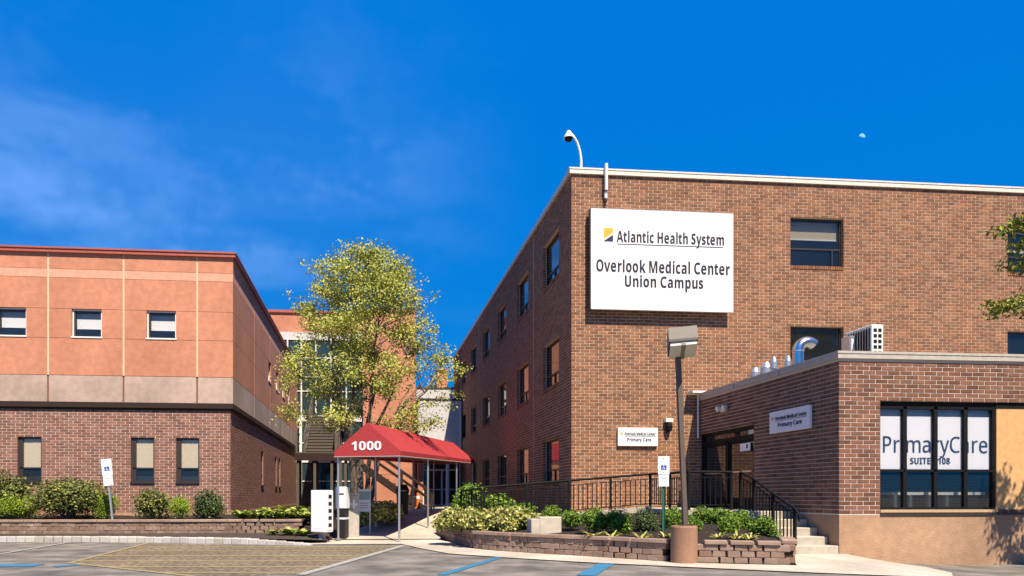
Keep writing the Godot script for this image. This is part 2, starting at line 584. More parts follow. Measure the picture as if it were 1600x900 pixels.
# ---------------------------------------------------------------- buildings
const MX := 5.811
const MZ := -20.806
func build_main():
	var base := Vector3(MX, 0, MZ)
	var o := thing("brick_building", base, "three storey tan brick building with rows of dark framed windows", "building")
	var front := frame_of(Vector3.ZERO, Vector3.BACK)
	var deep := 29.5
	var wide := 18.5
	var side := frame_of(Vector3(0, 0, -deep), Vector3.LEFT)
	var fh := [Rect2(6.64, 8.12, 1.67, 1.44), Rect2(6.64, 4.78, 1.67, 1.5), Rect2(13.64, 8.12, 1.67, 1.3), Rect2(13.64, 4.78, 1.67, 1.53)]
	var sh := []
	for row in [[8.11, 1.46], [4.75, 1.46], [1.73, 1.35]]:
		for k in 6:
			if row[0] < 2 and k > 4: continue
			sh.append(Rect2(deep - 3.44 - 4.37 * k, row[0], 2.05, row[1]))
	fh = snap(fh, 0.0)
	sh = snap(sh, 0.0)
	var s := st()
	slab(s, front, 0, wide, -0.3, 10.53, fh, 0.3)
	slab(s, side, 0, deep - 0.3, -0.3, 10.53, sh, 0.3)
	obj("wall", s, M.mortar_main, o)
	s = st()
	bx(s, Vector3(wide - 0.3, -0.3, -deep), Vector3(wide, 10.5, -0.3)); bx(s, Vector3(0.3, -0.3, -deep), Vector3(wide - 0.3, 10.5, -deep + 0.3))
	obj("rear_wall", s, M.mortar_main, o)
	for y in [0.6, 3.7, 7.0]: obj("floor_slab", box(Vector3(0.32, y, -deep + 0.32), Vector3(wide - 0.32, y + 0.3, -0.32)), M.dark_room, o)
	obj("roof", box(Vector3(0.02, 10.2, -deep + 0.32), Vector3(wide - 0.02, 10.5, -0.02)), M.roof, o)
	s = st()
	bx(s, Vector3(-0.07, 10.531, -0.33), Vector3(wide, 10.69, 0.07)); bx(s, Vector3(-0.07, 10.531, -deep), Vector3(0.33, 10.69, -0.332))
	bx(s, Vector3(-0.085, 10.655, -0.33), Vector3(wide, 10.7, 0.085))
	obj("coping", s, M.white_metal, o)
	obj("partition", box(Vector3(0.9, 0.9, -deep + 0.5), Vector3(1.0, 10.1, -2.0)), M.dark_room, o)
	obj("partition", box(Vector3(1.2, 0.9, -2.2), Vector3(wide - 0.5, 10.1, -2.1)), M.dark_room, o)
	var bricks := []
	var world := Transform3D(Basis(), base)
	lay(bricks, world * front, -0.007, wide, 0.0, 10.53, fh, 9)
	lay(bricks, world * side, 0, deep - 0.008, 0.0, 10.53, sh, 9)
	for h in fh: rowlock(bricks, world * front, h.position.x, h.end.x, h.position.y + 0.002, 9)
	for h in sh: rowlock(bricks, world * side, h.position.x, h.end.x, h.position.y + 0.002, 9)
	put_bricks(o, bricks, shades(0.46, 0.20, 0.092, 9, 0.24, 5), M.brick_main, func(p, px, py): return p.z > MZ - 0.01 and (px < 905 or px > 1145 or py > 500 or py < 325) and not (px > 1085 and py > 540) and py < 740)
	for x in [deep - 4.9, deep - 18.0]:
		obj("expansion_joint", box(Vector3(x, 0.4, 0), Vector3(x + 0.035, 10.5, 0.012), side), M.mortar_main, o)
	# windows of the front
	for i in 4:
		var h: Rect2 = fh[i]
		var w := holder("window", o, front * Transform3D(Basis(), Vector3(h.position.x, h.position.y, -0.13)))
		var sash := h.size.y * (0.36 if i % 2 == 0 else 0.3)
		obj("frame", bars(h.size.x, h.size.y, 0.05, -0.05, 0.02, [[0.05, sash, h.size.x - 0.05, sash + 0.05], [h.size.x * 0.82, 0.05, h.size.x * 0.82 + 0.035, sash]]), M.bronze, w)
		pane(w, 0.05, 0.05, h.size.x - 0.05, h.size.y - 0.05, -0.015, M.glass_shop)
		if i == 0:
			obj("blind", box(Vector3(0.07, h.size.y * 0.62, -0.12), Vector3(h.size.x - 0.07, h.size.y - 0.06, -0.10)), M.blind_tan, w)
			obj("blind_rail", box(Vector3(0.07, h.size.y * 0.585, -0.125), Vector3(h.size.x - 0.07, h.size.y * 0.62, -0.095)), M.blind, w)
		if i == 2:
			obj("blind_rail", box(Vector3(0.07, h.size.y * 0.5, -0.125), Vector3(h.size.x - 0.07, h.size.y * 0.56, -0.095)), M.blind, w)
	# windows of the courtyard side
	var n := 0
	for h in sh:
		var w := holder("window", o, side * Transform3D(Basis(), Vector3(h.position.x, h.position.y, -0.13)))
		var cut: float = h.size.y * 0.27
		obj("frame", bars(h.size.x, h.size.y, 0.05, -0.05, 0.02, [[0.05, cut, h.size.x - 0.05, cut + 0.05], [h.size.x * 0.5, 0.05, h.size.x * 0.5 + 0.04, cut]]), M.bronze, w)
		pane(w, 0.05, cut + 0.05, h.size.x - 0.05, h.size.y - 0.05, -0.015, M.glass_dark)
		pane(w, 0.05, 0.05, h.size.x - 0.05, cut, -0.02, M.glass_dark)
		if h.position.y < 2 and n % 6 < 2:
			obj("window_film", box(Vector3(0.06, cut + 0.06, -0.045), Vector3(h.size.x - 0.06, h.size.y - 0.06, -0.035)), M.film, w)
			obj("poster", box(Vector3(h.size.x * 0.42, cut + 0.35, -0.034), Vector3(h.size.x * 0.62, cut + 0.62, -0.031)), M.shade_grey, w)
		elif n in [4, 9, 10, 11]:
			obj("blind", box(Vector3(0.06, cut + 0.1, -0.11), Vector3(h.size.x - 0.06, h.size.y - 0.08, -0.09)), M.blind, w)
		n += 1

const AX := 9.626
const AZ := -14.324
func build_annex():
	var base := Vector3(AX, 0, AZ)
	var o := thing("brick_annex", base, "low flat roofed brick annex with wide four pane window on tan stucco base", "building")
	var front := frame_of(Vector3.ZERO, Vector3.BACK)
	var deep := 6.48
	var wide := 9.5
	var side := frame_of(Vector3(0, 0, -deep), Vector3.LEFT)
	var fh := [Rect2(0.9, 0.99, 3.8, 2.25)]
	var sh := [Rect2(0.09, 0.9, 3.02, 2.16)]
	var s := st()
	slab(s, front, 0, wide, 0.88, 4.1, fh, 0.3)
	slab(s, side, 0, deep - 0.3, 0.88, 4.1, sh, 0.3)
	obj("wall", s, M.mortar_annex, o)
	s = st()
	bx(s, Vector3(0, -0.4, -0.3), Vector3(wide, 0.875, 0.005)); bx(s, Vector3(0.002, -0.4, -deep), Vector3(0.3, 0.875, -0.3))
	obj("base", s, M.base_stucco, o)
	obj("base_ledge", box(Vector3(0.9, 0.876, -0.1), Vector3(wide, 0.915, 0.035)), M.bronze, o)
	obj("rear_wall", box(Vector3(wide - 0.3, -0.4, -deep), Vector3(wide, 4.05, -0.3)), M.mortar_annex, o)
	obj("floor_slab", box(Vector3(0.32, 0.7, -deep), Vector3(wide - 0.32, 0.9, -0.32)), M.dark_room, o)
	obj("roof", box(Vector3(0.05, 3.75, -deep), Vector3(wide - 0.05, 3.95, -0.05)), M.roof, o)
	s = st()
	bx(s, Vector3(-0.06, 4.101, -0.33), Vector3(wide + 0.05, 4.235, 0.06)); bx(s, Vector3(-0.06, 4.101, -deep), Vector3(0.33, 4.235, -0.332))
	bx(s, Vector3(-0.072, 4.2, -0.34), Vector3(wide + 0.06, 4.25, 0.072)); bx(s, Vector3(-0.072, 4.2, -deep), Vector3(0.34, 4.25, -0.342))
	obj("coping", s, M.coping_grey, o)
	for x in [-2.15, -4.3]: obj("coping_joint", box(Vector3(-0.075, 4.1, x), Vector3(0.1, 4.253, x + 0.02)), M.trim_grey, o)
	var bricks := []
	var world := Transform3D(Basis(), base)
	lay(bricks, world * front, -0.007, wide, 0.9, 4.1, fh, 9)
	lay(bricks, world * side, 0, deep - 0.008, 0.9, 4.1, sh, 9)
	put_bricks(o, bricks, shades(0.34, 0.148, 0.085, 9, 0.30, 6), M.brick_annex, func(p, px, py): return true)
	# the shop window
	var wx := 2.63
	var wh := 2.25
	var w := holder("window", o, front * Transform3D(Basis(), Vector3(0.9, 0.99, -0.09)))
	var sp := 0.79
	var cols := [0.0, 0.575, 1.265, 1.945, 2.58]
	var more := [[0.05, sp, wx - 0.05, sp + 0.05], [0.05, wh - 0.15, wx - 0.05, wh - 0.05]]
	for i in range(1, 4): more.append([cols[i] - 0.012, 0.05, cols[i] + 0.072, wh - 0.1])
	var fr := obj("frame", bars(wx, wh, 0.05, -0.06, 0.03, more), M.black_metal, w)
	for i in 4:
		var x0: float = cols[i] + (0.05 if i == 0 else 0.06)
		var x1: float = cols[i + 1]
		pane(w, x0, sp + 0.05, x1, wh - 0.15, -0.02, M.glass)
		pane(w, x0, 0.05, x1, sp, -0.02, M.glass_shop)
		obj("window_film", box(Vector3(x0 + 0.005, sp + 0.055, -0.056), Vector3(x1 - 0.005, wh - 0.3, -0.048)), M.film, w)
		obj("shade", box(Vector3(x0 + 0.005, wh - 0.3, -0.1), Vector3(x1 - 0.005, wh - 0.15, -0.09)), M.shade_grey, w)
	obj("sill", box(Vector3(0, -0.058, -0.06), Vector3(wx, 0.0, 0.11)), M.wood_new, w)
	var dark := holder("counter", o, front * Transform3D(Basis(), Vector3(0.9, 0.975, -0.78)))
	obj("top", box(Vector3(0.5, 0.32, 0), Vector3(2.6, 0.38, 0.5)), M.white_frame, dark)
	for x in [0.75, 1.1, 1.55, 1.95]: obj("leg", box(Vector3(x, -0.07, 0.1), Vector3(x + 0.07, 0.32, 0.2)), M.steel, dark)
	lettering("lettering", "PrimaryCare", w, Transform3D(Basis(), Vector3(1.345, 1.315, -0.044)), 2.36, 0.46, M.navy)
	lettering("lettering", "SUITE", w, Transform3D(Basis(), Vector3(1.0, 1.02, -0.044)), 0.46, 0.135, M.navy, true)
	lettering("lettering", "108", w, Transform3D(Basis(), Vector3(1.535, 1.02, -0.044)), 0.27, 0.135, M.navy, true)
	obj("wall_panel", box(Vector3(3.56, 0.99, -0.16), Vector3(4.698, 3.12, -0.05), front), M.tan_panel, o)
	obj("panel_head", box(Vector3(3.531, 3.12, -0.16), Vector3(4.698, 3.238, -0.04), front), M.black_metal, o)
	# double glass door in the side wall
	var d := holder("door", o, side * Transform3D(Basis(), Vector3(0.09, 0.935, -0.08)))
	var dw := 3.02
	var dh := 2.125
	obj("frame", bars(dw, dh, 0.09, -0.07, 0.04, [[0.09, dh - 0.34, dw - 0.09, dh - 0.22], [1.44, 0.09, 1.58, dh - 0.3]]), M.black_metal, d)
	for x in [0.09, 1.58]:
		var leaf := holder("door_leaf", d, Transform3D(Basis(), Vector3(x, 0.09, -0.02)))
		obj("frame", bars(1.35, dh - 0.43, 0.07, -0.03, 0.02, [[0.07, 0.07, 1.28, 0.2]]), M.black_metal, leaf)
		pane(leaf, 0.07, 0.2, 1.28, dh - 0.5, -0.005, M.glass_dark)
		obj("push_bar", box(Vector3(0.1, 0.86, 0.03), Vector3(1.25, 0.9, 0.06)), M.steel, leaf)
	pane(d, 0.09, dh - 0.22, dw - 0.09, dh - 0.09, -0.02, M.glass_dark)
	obj("notice", box(Vector3(2.2, 1.5, 0.012), Vector3(2.72, 1.7, 0.018)), M.sign_white, d)
	obj("notice_mark", box(Vector3(2.52, 1.56, 0.0185), Vector3(2.6, 1.66, 0.021)), M.ink, d)

const LX := -4.43
const LZ := -24.805
func build_wing():
	var base := Vector3(LX, 0, LZ)
	var o := thing("stucco_building", base, "two storey building, orange stucco panels above a pinkish brick ground floor", "building")
	var front := frame_of(Vector3(-14.0, 0, 0), Vector3.BACK)
	var side := frame_of(Vector3.ZERO, Vector3.RIGHT)
	var deep := 22.6
	var wide := 14.0
	var q := wide + LX
	var ux := func(x: float): return x - LX + 14.0   # world X to distance along the front
	var fw := []   # upper windows
	for x in [-11.815, -9.496, -7.17]: fw.append(Rect2(ux.call(x), 6.355, 0.93, 0.92))
	var sw := []
	for z in [8.6, 11.3, 14.0, 16.7]: sw.append(Rect2(z, 6.355, 0.93, 0.92))
	var lw := []
	for x in [-11.197, -7.691, -6.263]: lw.append(Rect2(ux.call(x), 1.71, 0.735, 1.4))
	var slw := []
	for z in [6.9, 11.6, 13.1]: slw.append(Rect2(z, 1.71, 0.735, 1.4))
	lw = snap(lw, 0.72)
	slw = snap(slw, 0.72)
	# upper storey
	var s := st()
	slab(s, Transform3D(front.basis, front.origin + Vector3(0, 0, -0.04)), 0, wide - 0.04, 4.283, 9.06, fw, 0.2, 0.0)
	slab(s, Transform3D(side.basis, side.origin + Vector3(-0.04, 0, 0)), 0.24, deep, 4.283, 9.06, sw, 0.2, 0.0)
	bx(s, Vector3(-wide, 8.7, -deep), Vector3(-0.26, 8.9, -0.26)); bx(s, Vector3(-wide, 4.3, -deep), Vector3(-0.26, 4.5, -0.26))
	obj("backing_wall", s, M.groove, o)
	var rows := [[8.555, 9.06, "stucco"], [8.28, 8.545, "stucco_pale"], [7.285, 8.268, "stucco"], [6.345, 7.273, "stucco"], [5.15, 6.333, "stucco"], [4.29, 5.135, "stucco_grey"]]
	var cuts := [0.0]
	for x in [-17.18, -14.86, -12.54, -10.222, -7.89, -5.574]: cuts.append(ux.call(x))
	cuts.append(wide)
	for side_on in 2:
		var t := front if side_on == 0 else side
		var cc: Array = cuts if side_on == 0 else [0.0, 4.6, 9.2, 13.8, 18.4, deep]
		var ww: Array = fw if side_on == 0 else sw
		for i in cc.size() - 1:
			var a: float = cc[i] + (0.03 if i else 0.0)
			var b: float = cc[i + 1] - (0.03 if i < cc.size() - 2 else 0.0)
			if side_on == 1 and i == 0: a = 0.001
			for r in rows:
				var spans := [[a, b]]
				if r[0] > 6.3 and r[0] < 6.4:
					for h in ww:
						var nx := []
						for sp in spans:
							if h.end.x <= sp[0] or h.position.x >= sp[1]: nx.append(sp); continue
							if h.position.x > sp[0]: nx.append([sp[0], h.position.x])
							if h.end.x < sp[1]: nx.append([h.end.x, sp[1]])
						spans = nx
				for sp in spans:
					var end: float = sp[1] - (0.003 if side_on == 0 and sp[1] > wide - 0.01 else 0.0)
					obj("stucco_panel", box(Vector3(sp[0], r[0], -0.045 if side_on == 0 else -0.043), Vector3(end, r[1], 0), t), M[r[2]], o)
			if i and side_on == 0:
				obj("joint_strip", box(Vector3(cc[i] - 0.029, 5.15, -0.045), Vector3(cc[i] + 0.029, 9.06, -0.008), t), M.joint, o)
	s = st()
	bx(s, Vector3(-wide, 9.061, -0.4), Vector3(0.09, 9.215, 0.09)); bx(s, Vector3(-0.4, 9.061, -deep), Vector3(0.09, 9.215, -0.4))
	bx(s, Vector3(-wide, 9.17, -0.41), Vector3(0.12, 9.222, 0.12)); bx(s, Vector3(-0.41, 9.17, -deep), Vector3(0.12, 9.222, -0.41))
	obj("coping", s, M.coping_red, o)
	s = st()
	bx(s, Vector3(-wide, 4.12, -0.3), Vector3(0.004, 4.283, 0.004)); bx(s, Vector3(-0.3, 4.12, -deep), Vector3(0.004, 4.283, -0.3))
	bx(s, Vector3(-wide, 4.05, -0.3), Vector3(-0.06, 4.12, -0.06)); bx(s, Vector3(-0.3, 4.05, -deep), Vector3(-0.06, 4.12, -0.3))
	obj("soffit_shade", s, M.brown_metal, o)  # dark band painted in for the shadow under the overhang
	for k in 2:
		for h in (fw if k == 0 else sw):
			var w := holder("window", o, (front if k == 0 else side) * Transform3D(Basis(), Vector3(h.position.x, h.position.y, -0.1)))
			var a: float = h.size.x
			var b: float = h.size.y
			obj("frame", bars(a, b, 0.045, -0.05, 0.03), M.white_frame, w)
			obj("sill", box(Vector3(-0.02, -0.012, 0.03), Vector3(a + 0.02, 0.035, 0.125)), M.white_frame, w)
			obj("head", box(Vector3(0.046, b - 0.1, 0.0), Vector3(a - 0.046, b - 0.046, 0.025)), M.bronze, w)  # dark strips at top and left paint in the shade of the recess
			obj("jamb_shade", box(Vector3(0.046, 0.046, -0.005), Vector3(0.1, b - 0.1, 0.025)), M.bronze, w)
			pane(w, 0.1, 0.046, a - 0.046, b - 0.1, -0.01, M.glass)
			obj("blind", box(Vector3(0.1, b * 0.34, -0.1), Vector3(a - 0.05, b * 0.68, -0.09)), M.blind, w)
			obj("shade", box(Vector3(0.1, b * 0.68, -0.11), Vector3(a - 0.05, b - 0.1, -0.1)), M.shade_grey, w)
	# brick ground floor, set back a little
	var lf := Transform3D(front.basis, front.origin + Vector3(0, 0, -0.1))
	var ls := Transform3D(side.basis, side.origin + Vector3(-0.1, 0, -0.1))
	s = st()
	slab(s, lf, 0, wide - 0.1, 0.2, 4.08, lw, 0.3)
	slab(s, ls, 0.3, deep - 0.1, 0.2, 4.08, slw, 0.3)
	obj("wall", s, M.mortar_wing, o)
	s = st()
	bx(s, Vector3(-wide, 0.1, -0.2), Vector3(-0.06, 0.72, -0.07)); bx(s, Vector3(-0.2, 0.1, -deep), Vector3(-0.06, 0.72, -0.2))
	obj("foundation", s, M.base_stucco, o)
	obj("rear_wall", box(Vector3(-wide, 0.2, -deep), Vector3(-0.4, 8.7, -deep + 0.2)), M.groove, o)
	obj("partition", box(Vector3(-wide + 0.2, 0.7, -3.1), Vector3(-3.0, 4.1, -3.0)), M.dark_room, o)
	obj("partition", box(Vector3(-wide + 0.2, 4.5, -3.1), Vector3(-3.0, 8.7, -3.0)), M.dark_room, o)
	obj("partition", box(Vector3(-3.1, 0.7, -deep + 0.3), Vector3(-3.0, 8.7, -3.1)), M.dark_room, o)
	obj("end_wall", box(Vector3(-wide - 0.2, 0.2, -deep), Vector3(-wide, 9.0, -0.1)), M.stucco, o)
	var bricks := []
	var world := Transform3D(Basis(), base)
	lay(bricks, world * lf, 0, wide - 0.093, 0.72, 4.05, lw, 9)
	lay(bricks, world * ls, 0.001, deep - 0.1, 0.72, 4.05, slw, 9)
	put_bricks(o, bricks, shades(0.42, 0.19, 0.13, 9, 0.22, 7), M.brick_wing, func(p, px, py): return p.z > LZ - 0.16 and py < 780)
	for k in 2:
		for h in (lw if k == 0 else slw):
			var w := holder("window", o, (lf if k == 0 else ls) * Transform3D(Basis(), Vector3(h.position.x, h.position.y, -0.075)))
			var a: float = h.size.x
			var b: float = h.size.y
			var c := b * 0.3
			obj("frame", bars(a, b, 0.045, -0.06, 0.02, [[0.045, c, a - 0.045, c + 0.04], [0.045, 0.045, 0.15, b - 0.045]]), M.bronze, w)
			pane(w, 0.15, c + 0.04, a - 0.045, b - 0.045, -0.02, M.glass)
			pane(w, 0.15, 0.045, a - 0.045, c, -0.02, M.glass_dark)
			obj("blind", box(Vector3(0.15, c + 0.045, -0.05), Vector3(a - 0.05, b - 0.05, -0.04)), M.blind_tan, w)
			obj("inner_sill", box(Vector3(0.15, 0.05, -0.12), Vector3(a - 0.05, 0.2, -0.08)), M.shade_grey, w)
			obj("sill", box(Vector3(-0.01, -0.05, -0.05), Vector3(a + 0.01, -0.003, 0.13)), M.bronze, w)

func build_court():
	# back building: orange block and a tall glazed bay beside it
	var z := -47.0
	var base := Vector3(-5.5, 0.6, z)
	var o := thing("courtyard_building", base, "taller orange stucco building with glazed stair bay at the end of the courtyard", "building")
	var top := 12.2
	var bx0 := 5.15
	var bx1 := 8.45
	obj("wall", box(Vector3(bx0, -0.6, -6), Vector3(bx1, top, 0.35)), M.stucco, o)
	for y in [1.95, 4.2, 6.7, 9.2]: obj("wall_joint", box(Vector3(bx0 - 0.002, y, 0.34), Vector3(bx1 + 0.002, y + 0.03, 0.353)), M.groove, o)
	obj("parapet", box(Vector3(-3.5, 10.9, -5.9), Vector3(bx0 - 0.01, top - 0.1, -0.06)), M.stucco, o)
	var s := st()
	bx(s, Vector3(-3.6, top - 0.099, -5.95), Vector3(bx0 - 0.005, top + 0.06, 0.05)); bx(s, Vector3(bx0 - 0.06, top + 0.001, -6.05), Vector3(bx1 + 0.06, top + 0.16, 0.42))
	obj("coping", s, M.coping_red, o)
	obj("band", box(Vector3(-3.5, 10.45, -0.5), Vector3(bx0 - 0.02, 10.89, 0.02)), M.white_wall, o)
	obj("rear_wall", box(Vector3(-3.5, -0.6, -5.9), Vector3(bx0 - 0.02, 10.85, -5.7)), M.dark_room, o)
	for y in [2.8, 5.5, 8.2]: obj("floor_slab", box(Vector3(-3.5, y, -5.6), Vector3(bx0 - 0.02, y + 0.25, -0.12)), M.white_wall, o)
	var xs := [-3.5, -1.6, 0.45, 1.3, 2.2, 3.15, 4.1, bx0 - 0.02]
	var ys := [0.0, 1.55, 2.75, 3.15, 3.95, 5.35, 5.65, 7.2, 8.1, 9.3, 10.44]
	for i in xs.size() - 1:
		for j in ys.size() - 1:
			if i == 2 and j in [3, 4]: continue
			var solid: bool = j in [2, 5]
			if solid: obj("spandrel", box(Vector3(xs[i] + 0.03, ys[j] + 0.03, -0.06), Vector3(xs[i + 1] - 0.03, ys[j + 1] - 0.03, -0.02)), M.white_frame, o)
			else: obj("pane", box(Vector3(xs[i] + 0.03, ys[j] + 0.03, -0.05), Vector3(xs[i + 1] - 0.03, ys[j + 1] - 0.03, -0.035)), M.glass_teal, o)
	for x in xs: obj("mullion", box(Vector3(x - 0.04, -0.3, -0.07), Vector3(x + 0.04, 10.44, 0.03)), M.white_frame, o)
	for y in ys: obj("transom", box(Vector3(-3.5, y - 0.03, -0.068), Vector3(bx0 - 0.02, y + 0.03, 0.024)), M.white_frame, o)
	var d := holder("door", o, Transform3D(Basis(), Vector3(0.47, 3.16, 0)))
	obj("frame", bars(0.8, 2.18, 0.09, -0.05, 0.035), M.white_frame, d)
	pane(d, 0.09, 0.09, 0.71, 2.09, 0.0, M.glass_dark)
	# white entrance block
	base = Vector3(3.05, 0.6, -45.6)
	o = thing("entrance_block", base, "plain white block above glazed entrance doors beside the dark brick side wall", "building")
	obj("wall", box(Vector3(0, 3.0, -4), Vector3(2.68, 6.55, 0)), M.white_wall, o)
	obj("corner_trim", box(Vector3(2.55, 3.0, 0.001), Vector3(2.68, 6.5, 0.03)), M.white_frame, o)
	obj("coping", box(Vector3(-0.03, 6.551, -4), Vector3(2.7, 6.66, 0.05)), M.bronze, o)
	obj("upper_wall", box(Vector3(-0.01, 6.662, -4), Vector3(2.35, 7.5, -1.6)), M.white_wall, o)
	obj("upper_coping", box(Vector3(-0.04, 7.501, -4), Vector3(2.4, 7.6, -1.55)), M.bronze, o)
	obj("side_wall", box(Vector3(0, -0.3, -4), Vector3(0.3, 3.0, -0.02)), M.stucco, o)
	obj("rear_wall", box(Vector3(0.3, -0.3, -4), Vector3(2.68, 3.0, -3.8)), M.white_wall, o)
	var e := holder("entrance_door", o, Transform3D(Basis(), Vector3(0.3, 0.0, -0.4)))
	obj("frame", bars(2.38, 3.0, 0.08, -0.06, 0.04, [[0.08, 2.2, 2.3, 2.3], [1.15, 0.08, 1.25, 2.25], [0.08, 1.0, 2.3, 1.06]]), M.white_frame, e)
	pane(e, 0.08, 0.08, 1.15, 2.2, -0.01, M.glass_dark)
	pane(e, 1.25, 0.08, 2.3, 2.2, -0.01, M.glass_dark)
	pane(e, 0.08, 2.3, 2.3, 2.92, -0.01, M.glass_dark)
	s = st()
	lathe(s, [Vector2(0.0, 0), Vector2(0.16, 0), Vector2(0.16, 0.12), Vector2(0.12, 0.15), Vector2(0.11, 2.8), Vector2(0.17, 2.85), Vector2(0.17, 3.0)], Transform3D(Basis(), Vector3(1.75, 0.02, 0.7)))
	obj("column", s, M.white_frame, o)
	obj("door_roof", box(Vector3(0, 3.02, 0.001), Vector3(2.5, 3.2, 1.0)), M.white_wall, o)
	o = thing("chimney_stack", Vector3(5.2, 8.0, -51.5), "small orange chimney stack rising behind the white block", "chimney")
	obj("shaft", box(Vector3(-0.45, -8, -0.4), Vector3(0.25, 1.9, 0.4)), M.stucco, o)
	obj("cap", box(Vector3(-0.5, 1.901, -0.45), Vector3(0.3, 2.05, 0.45)), M.coping_red, o)

# ---------------------------------------------------------------- ground
func rise(p: Vector3) -> float:      # how high the courtyard floor has come at this depth
	return 0.62 * smoothstep(0.0, 1.0, clampf((-19.3 - p.z) / 10.5, 0, 1))
func lot(p: Vector3) -> float:
	return -0.17 * smoothstep(8.5, 12.5, p.x)
func flat(x: float, z: float, y: float) -> Vector3:
	return Vector3(x, y, z)
func build_ground():
	var s := st()
	var gx := [-600.0, -60.0, -20.0, 0.0, 8.0, 8.5]
	for i in 16: gx.append(8.75 + i * 0.25)
	gx.append_array([20.0, 60.0, 600.0])
	for i in gx.size() - 1:
		var a := Vector3(gx[i], 0, 300); a.y = lot(a)
		var b := Vector3(gx[i + 1], 0, 300); b.y = lot(b)
		quad(s, a, a + Vector3(0, 0, -900), b + Vector3(0, 0, -900), b)
	setting("ground", s, M.asphalt, "grey asphalt parking lot in front of the buildings")
	# worn hatched no-parking patch and its lines
	var lines := [[[232, 849], [108, 880], 0.11, "paint_yellow"], [[108, 880], [320, 903], 0.11, "paint_yellow"], [[631, 853], [470, 899], 0.16, "paint_white"], [[782, 871], [690, 899], 0.16, "paint_blue"], [[950, 880], [915, 900], 0.3, "paint_blue"], [[105, 848.5], [-10, 868], 0.11, "paint_white"], [[60, 884], [-20, 884], 0.5, "paint_blue"], [[125, 883], [85, 886], 0.2, "paint_blue"]]
	setting("worn_paint", fill([on_level(234, 850, 0), on_level(112, 880, 0), on_level(320, 902, 0), on_level(475, 897, 0), on_level(625, 854, 0), on_level(480, 853, 0)], 0.004), M.worn, "tan worn paint patch of the hatched no parking area")
	for y in [855.0, 861.5, 869.0, 877.0, 886.0, 895.0]:
		var x0: float = lerp(232.0, 108.0, (y - 849) / 31.0) if y < 880 else lerp(108.0, 320.0, (y - 880) / 23.0)
		lines.append([[x0 + 4, y], [628 - (y - 853) * 3.45, y], 0.13, "paint_yellow"])
	for l in lines:
		var a := on_level(l[0][0], l[0][1], 0)
		var b := on_level(l[1][0], l[1][1], 0)
		var n: Vector3 = (b - a).cross(Vector3.UP).normalized() * l[2] * 0.5
		var q := st()
		var up: float = 0.012 if l[3] == "paint_white" else 0.009 if l[2] < 0.12 or l[3] == "paint_blue" else 0.0075
		var v := Vector3.UP * up
		bx(q, Vector3(-a.distance_to(b) / 2, 0, -l[2] / 2), Vector3(a.distance_to(b) / 2, 0.002, l[2] / 2), Transform3D(Basis((b - a).normalized(), Vector3.UP, (b - a).normalized().cross(Vector3.UP)), (a + b) / 2 + v))
		setting("marking_line", q, M[l[3]], "painted line on the parking lot")
	# pavements
	var out := [Vector3(-1.5, 0, -19.3), Vector3(-0.4, 0, -19.28), Vector3(0.85, 0, -19.26), Vector3(1.25, 0, -17.6), Vector3(1.73, 0, -16.05), Vector3(2.9, 0, -14.8), Vector3(3.95, 0, -13.84), Vector3(4.94, 0, -13.1), Vector3(7.04, 0, -11.67), Vector3(9.0, 0, -10.6), Vector3(9.9, 0, -11.7), Vector3(10.4, 0, -12.9), Vector3(10.35, 0, -14.3)]
	var inn := [Vector3(-1.5, 0, -20.6), Vector3(-0.4, 0, -20.6), Vector3(1.9, 0, -20.6), Vector3(2.4, 0, -18.6), Vector3(2.7, 0, -17.0), Vector3(3.7, 0, -15.7), Vector3(5.1, 0, -14.4), Vector3(5.9, 0, -13.3), Vector3(7.7, 0, -12.6), Vector3(8.5, 0, -14.2), Vector3(9.0, 0, -14.4), Vector3(9.5, 0, -14.4), Vector3(9.8, 0, -14.4)]
	for i in out.size():
		out[i].y = lot(out[i]) + 0.02
		inn[i].y = (0.03 if i < 9 else 0.09) if inn[i].z > -20 else 0.05
	setting("pavement", sheet(out, inn, 4), M.concrete, "pale concrete pavement curving round the planter to the annex steps")
	s = st()
	for i in range(3, 10): tube(s, [out[i] + Vector3(0, -0.003, 0), inn[i] + Vector3(0, -0.003, 0)], [0.008, 0.008], 4)
	obj("expansion_joint", s, M.trim_grey, get_node("pavement"))
	# walkway under the canopy, beds on both sides
	var wl := []
	var wr := []
	var ll := []
	var rr := []
	for k in 28:
		var z: float = -20.55 - k * 0.95
		var t := clampf((-20.5 - z) / 12.0, 0, 1.6)
		var y := rise(Vector3(0, 0, z)) + 0.05
		wl.append(Vector3(-1.05 + 3.3 * t, y, z)); wr.append(Vector3(1.95 + minf(2.6 * t, 3.7), y, z))
		ll.append(Vector3(-5.2 if z < -22.0 else -1.5, y + 0.02 if k > 3 else y + 0.1, z)); rr.append(Vector3(5.9, y + 0.02, z))
	setting("walkway", sheet(wl, wr, 3), M.concrete, "concrete walkway rising under the canopy to the entrance")
	for k in wl.size():
		wl[k] += Vector3(0.1, -0.02, 0); wr[k] += Vector3(-0.1, -0.02, 0)
		ll[k].y = maxf(ll[k].y, 0.5 if ll[k].x < -2 else 0.12)
	var bl := sheet(wl, ll, 10)
	setting("courtyard_bed", bl, M.mulch, "dark mulch bed between the walkway and the orange building")
	setting("courtyard_bed", sheet(wr, rr, 4), M.mulch, "dark mulch bed between the walkway and the brick side wall")
	# bed of the left planter and the strip at its foot
	var w0 := []
	var w1 := []
	for k in 13:
		var x := -18.5 + k * 1.38
		w0.append(Vector3(x, 0.5, lerp(-22.45, -21.72, k / 12.0) - 0.12)); w1.append(Vector3(x, 0.64 + 0.02 * sin(k * 2.1), -24.95))
	setting("planting_bed", sheet(w0, w1, 5), M.mulch, "mulched planting bed in front of the orange building")
	var k0 := []
	var k1 := []
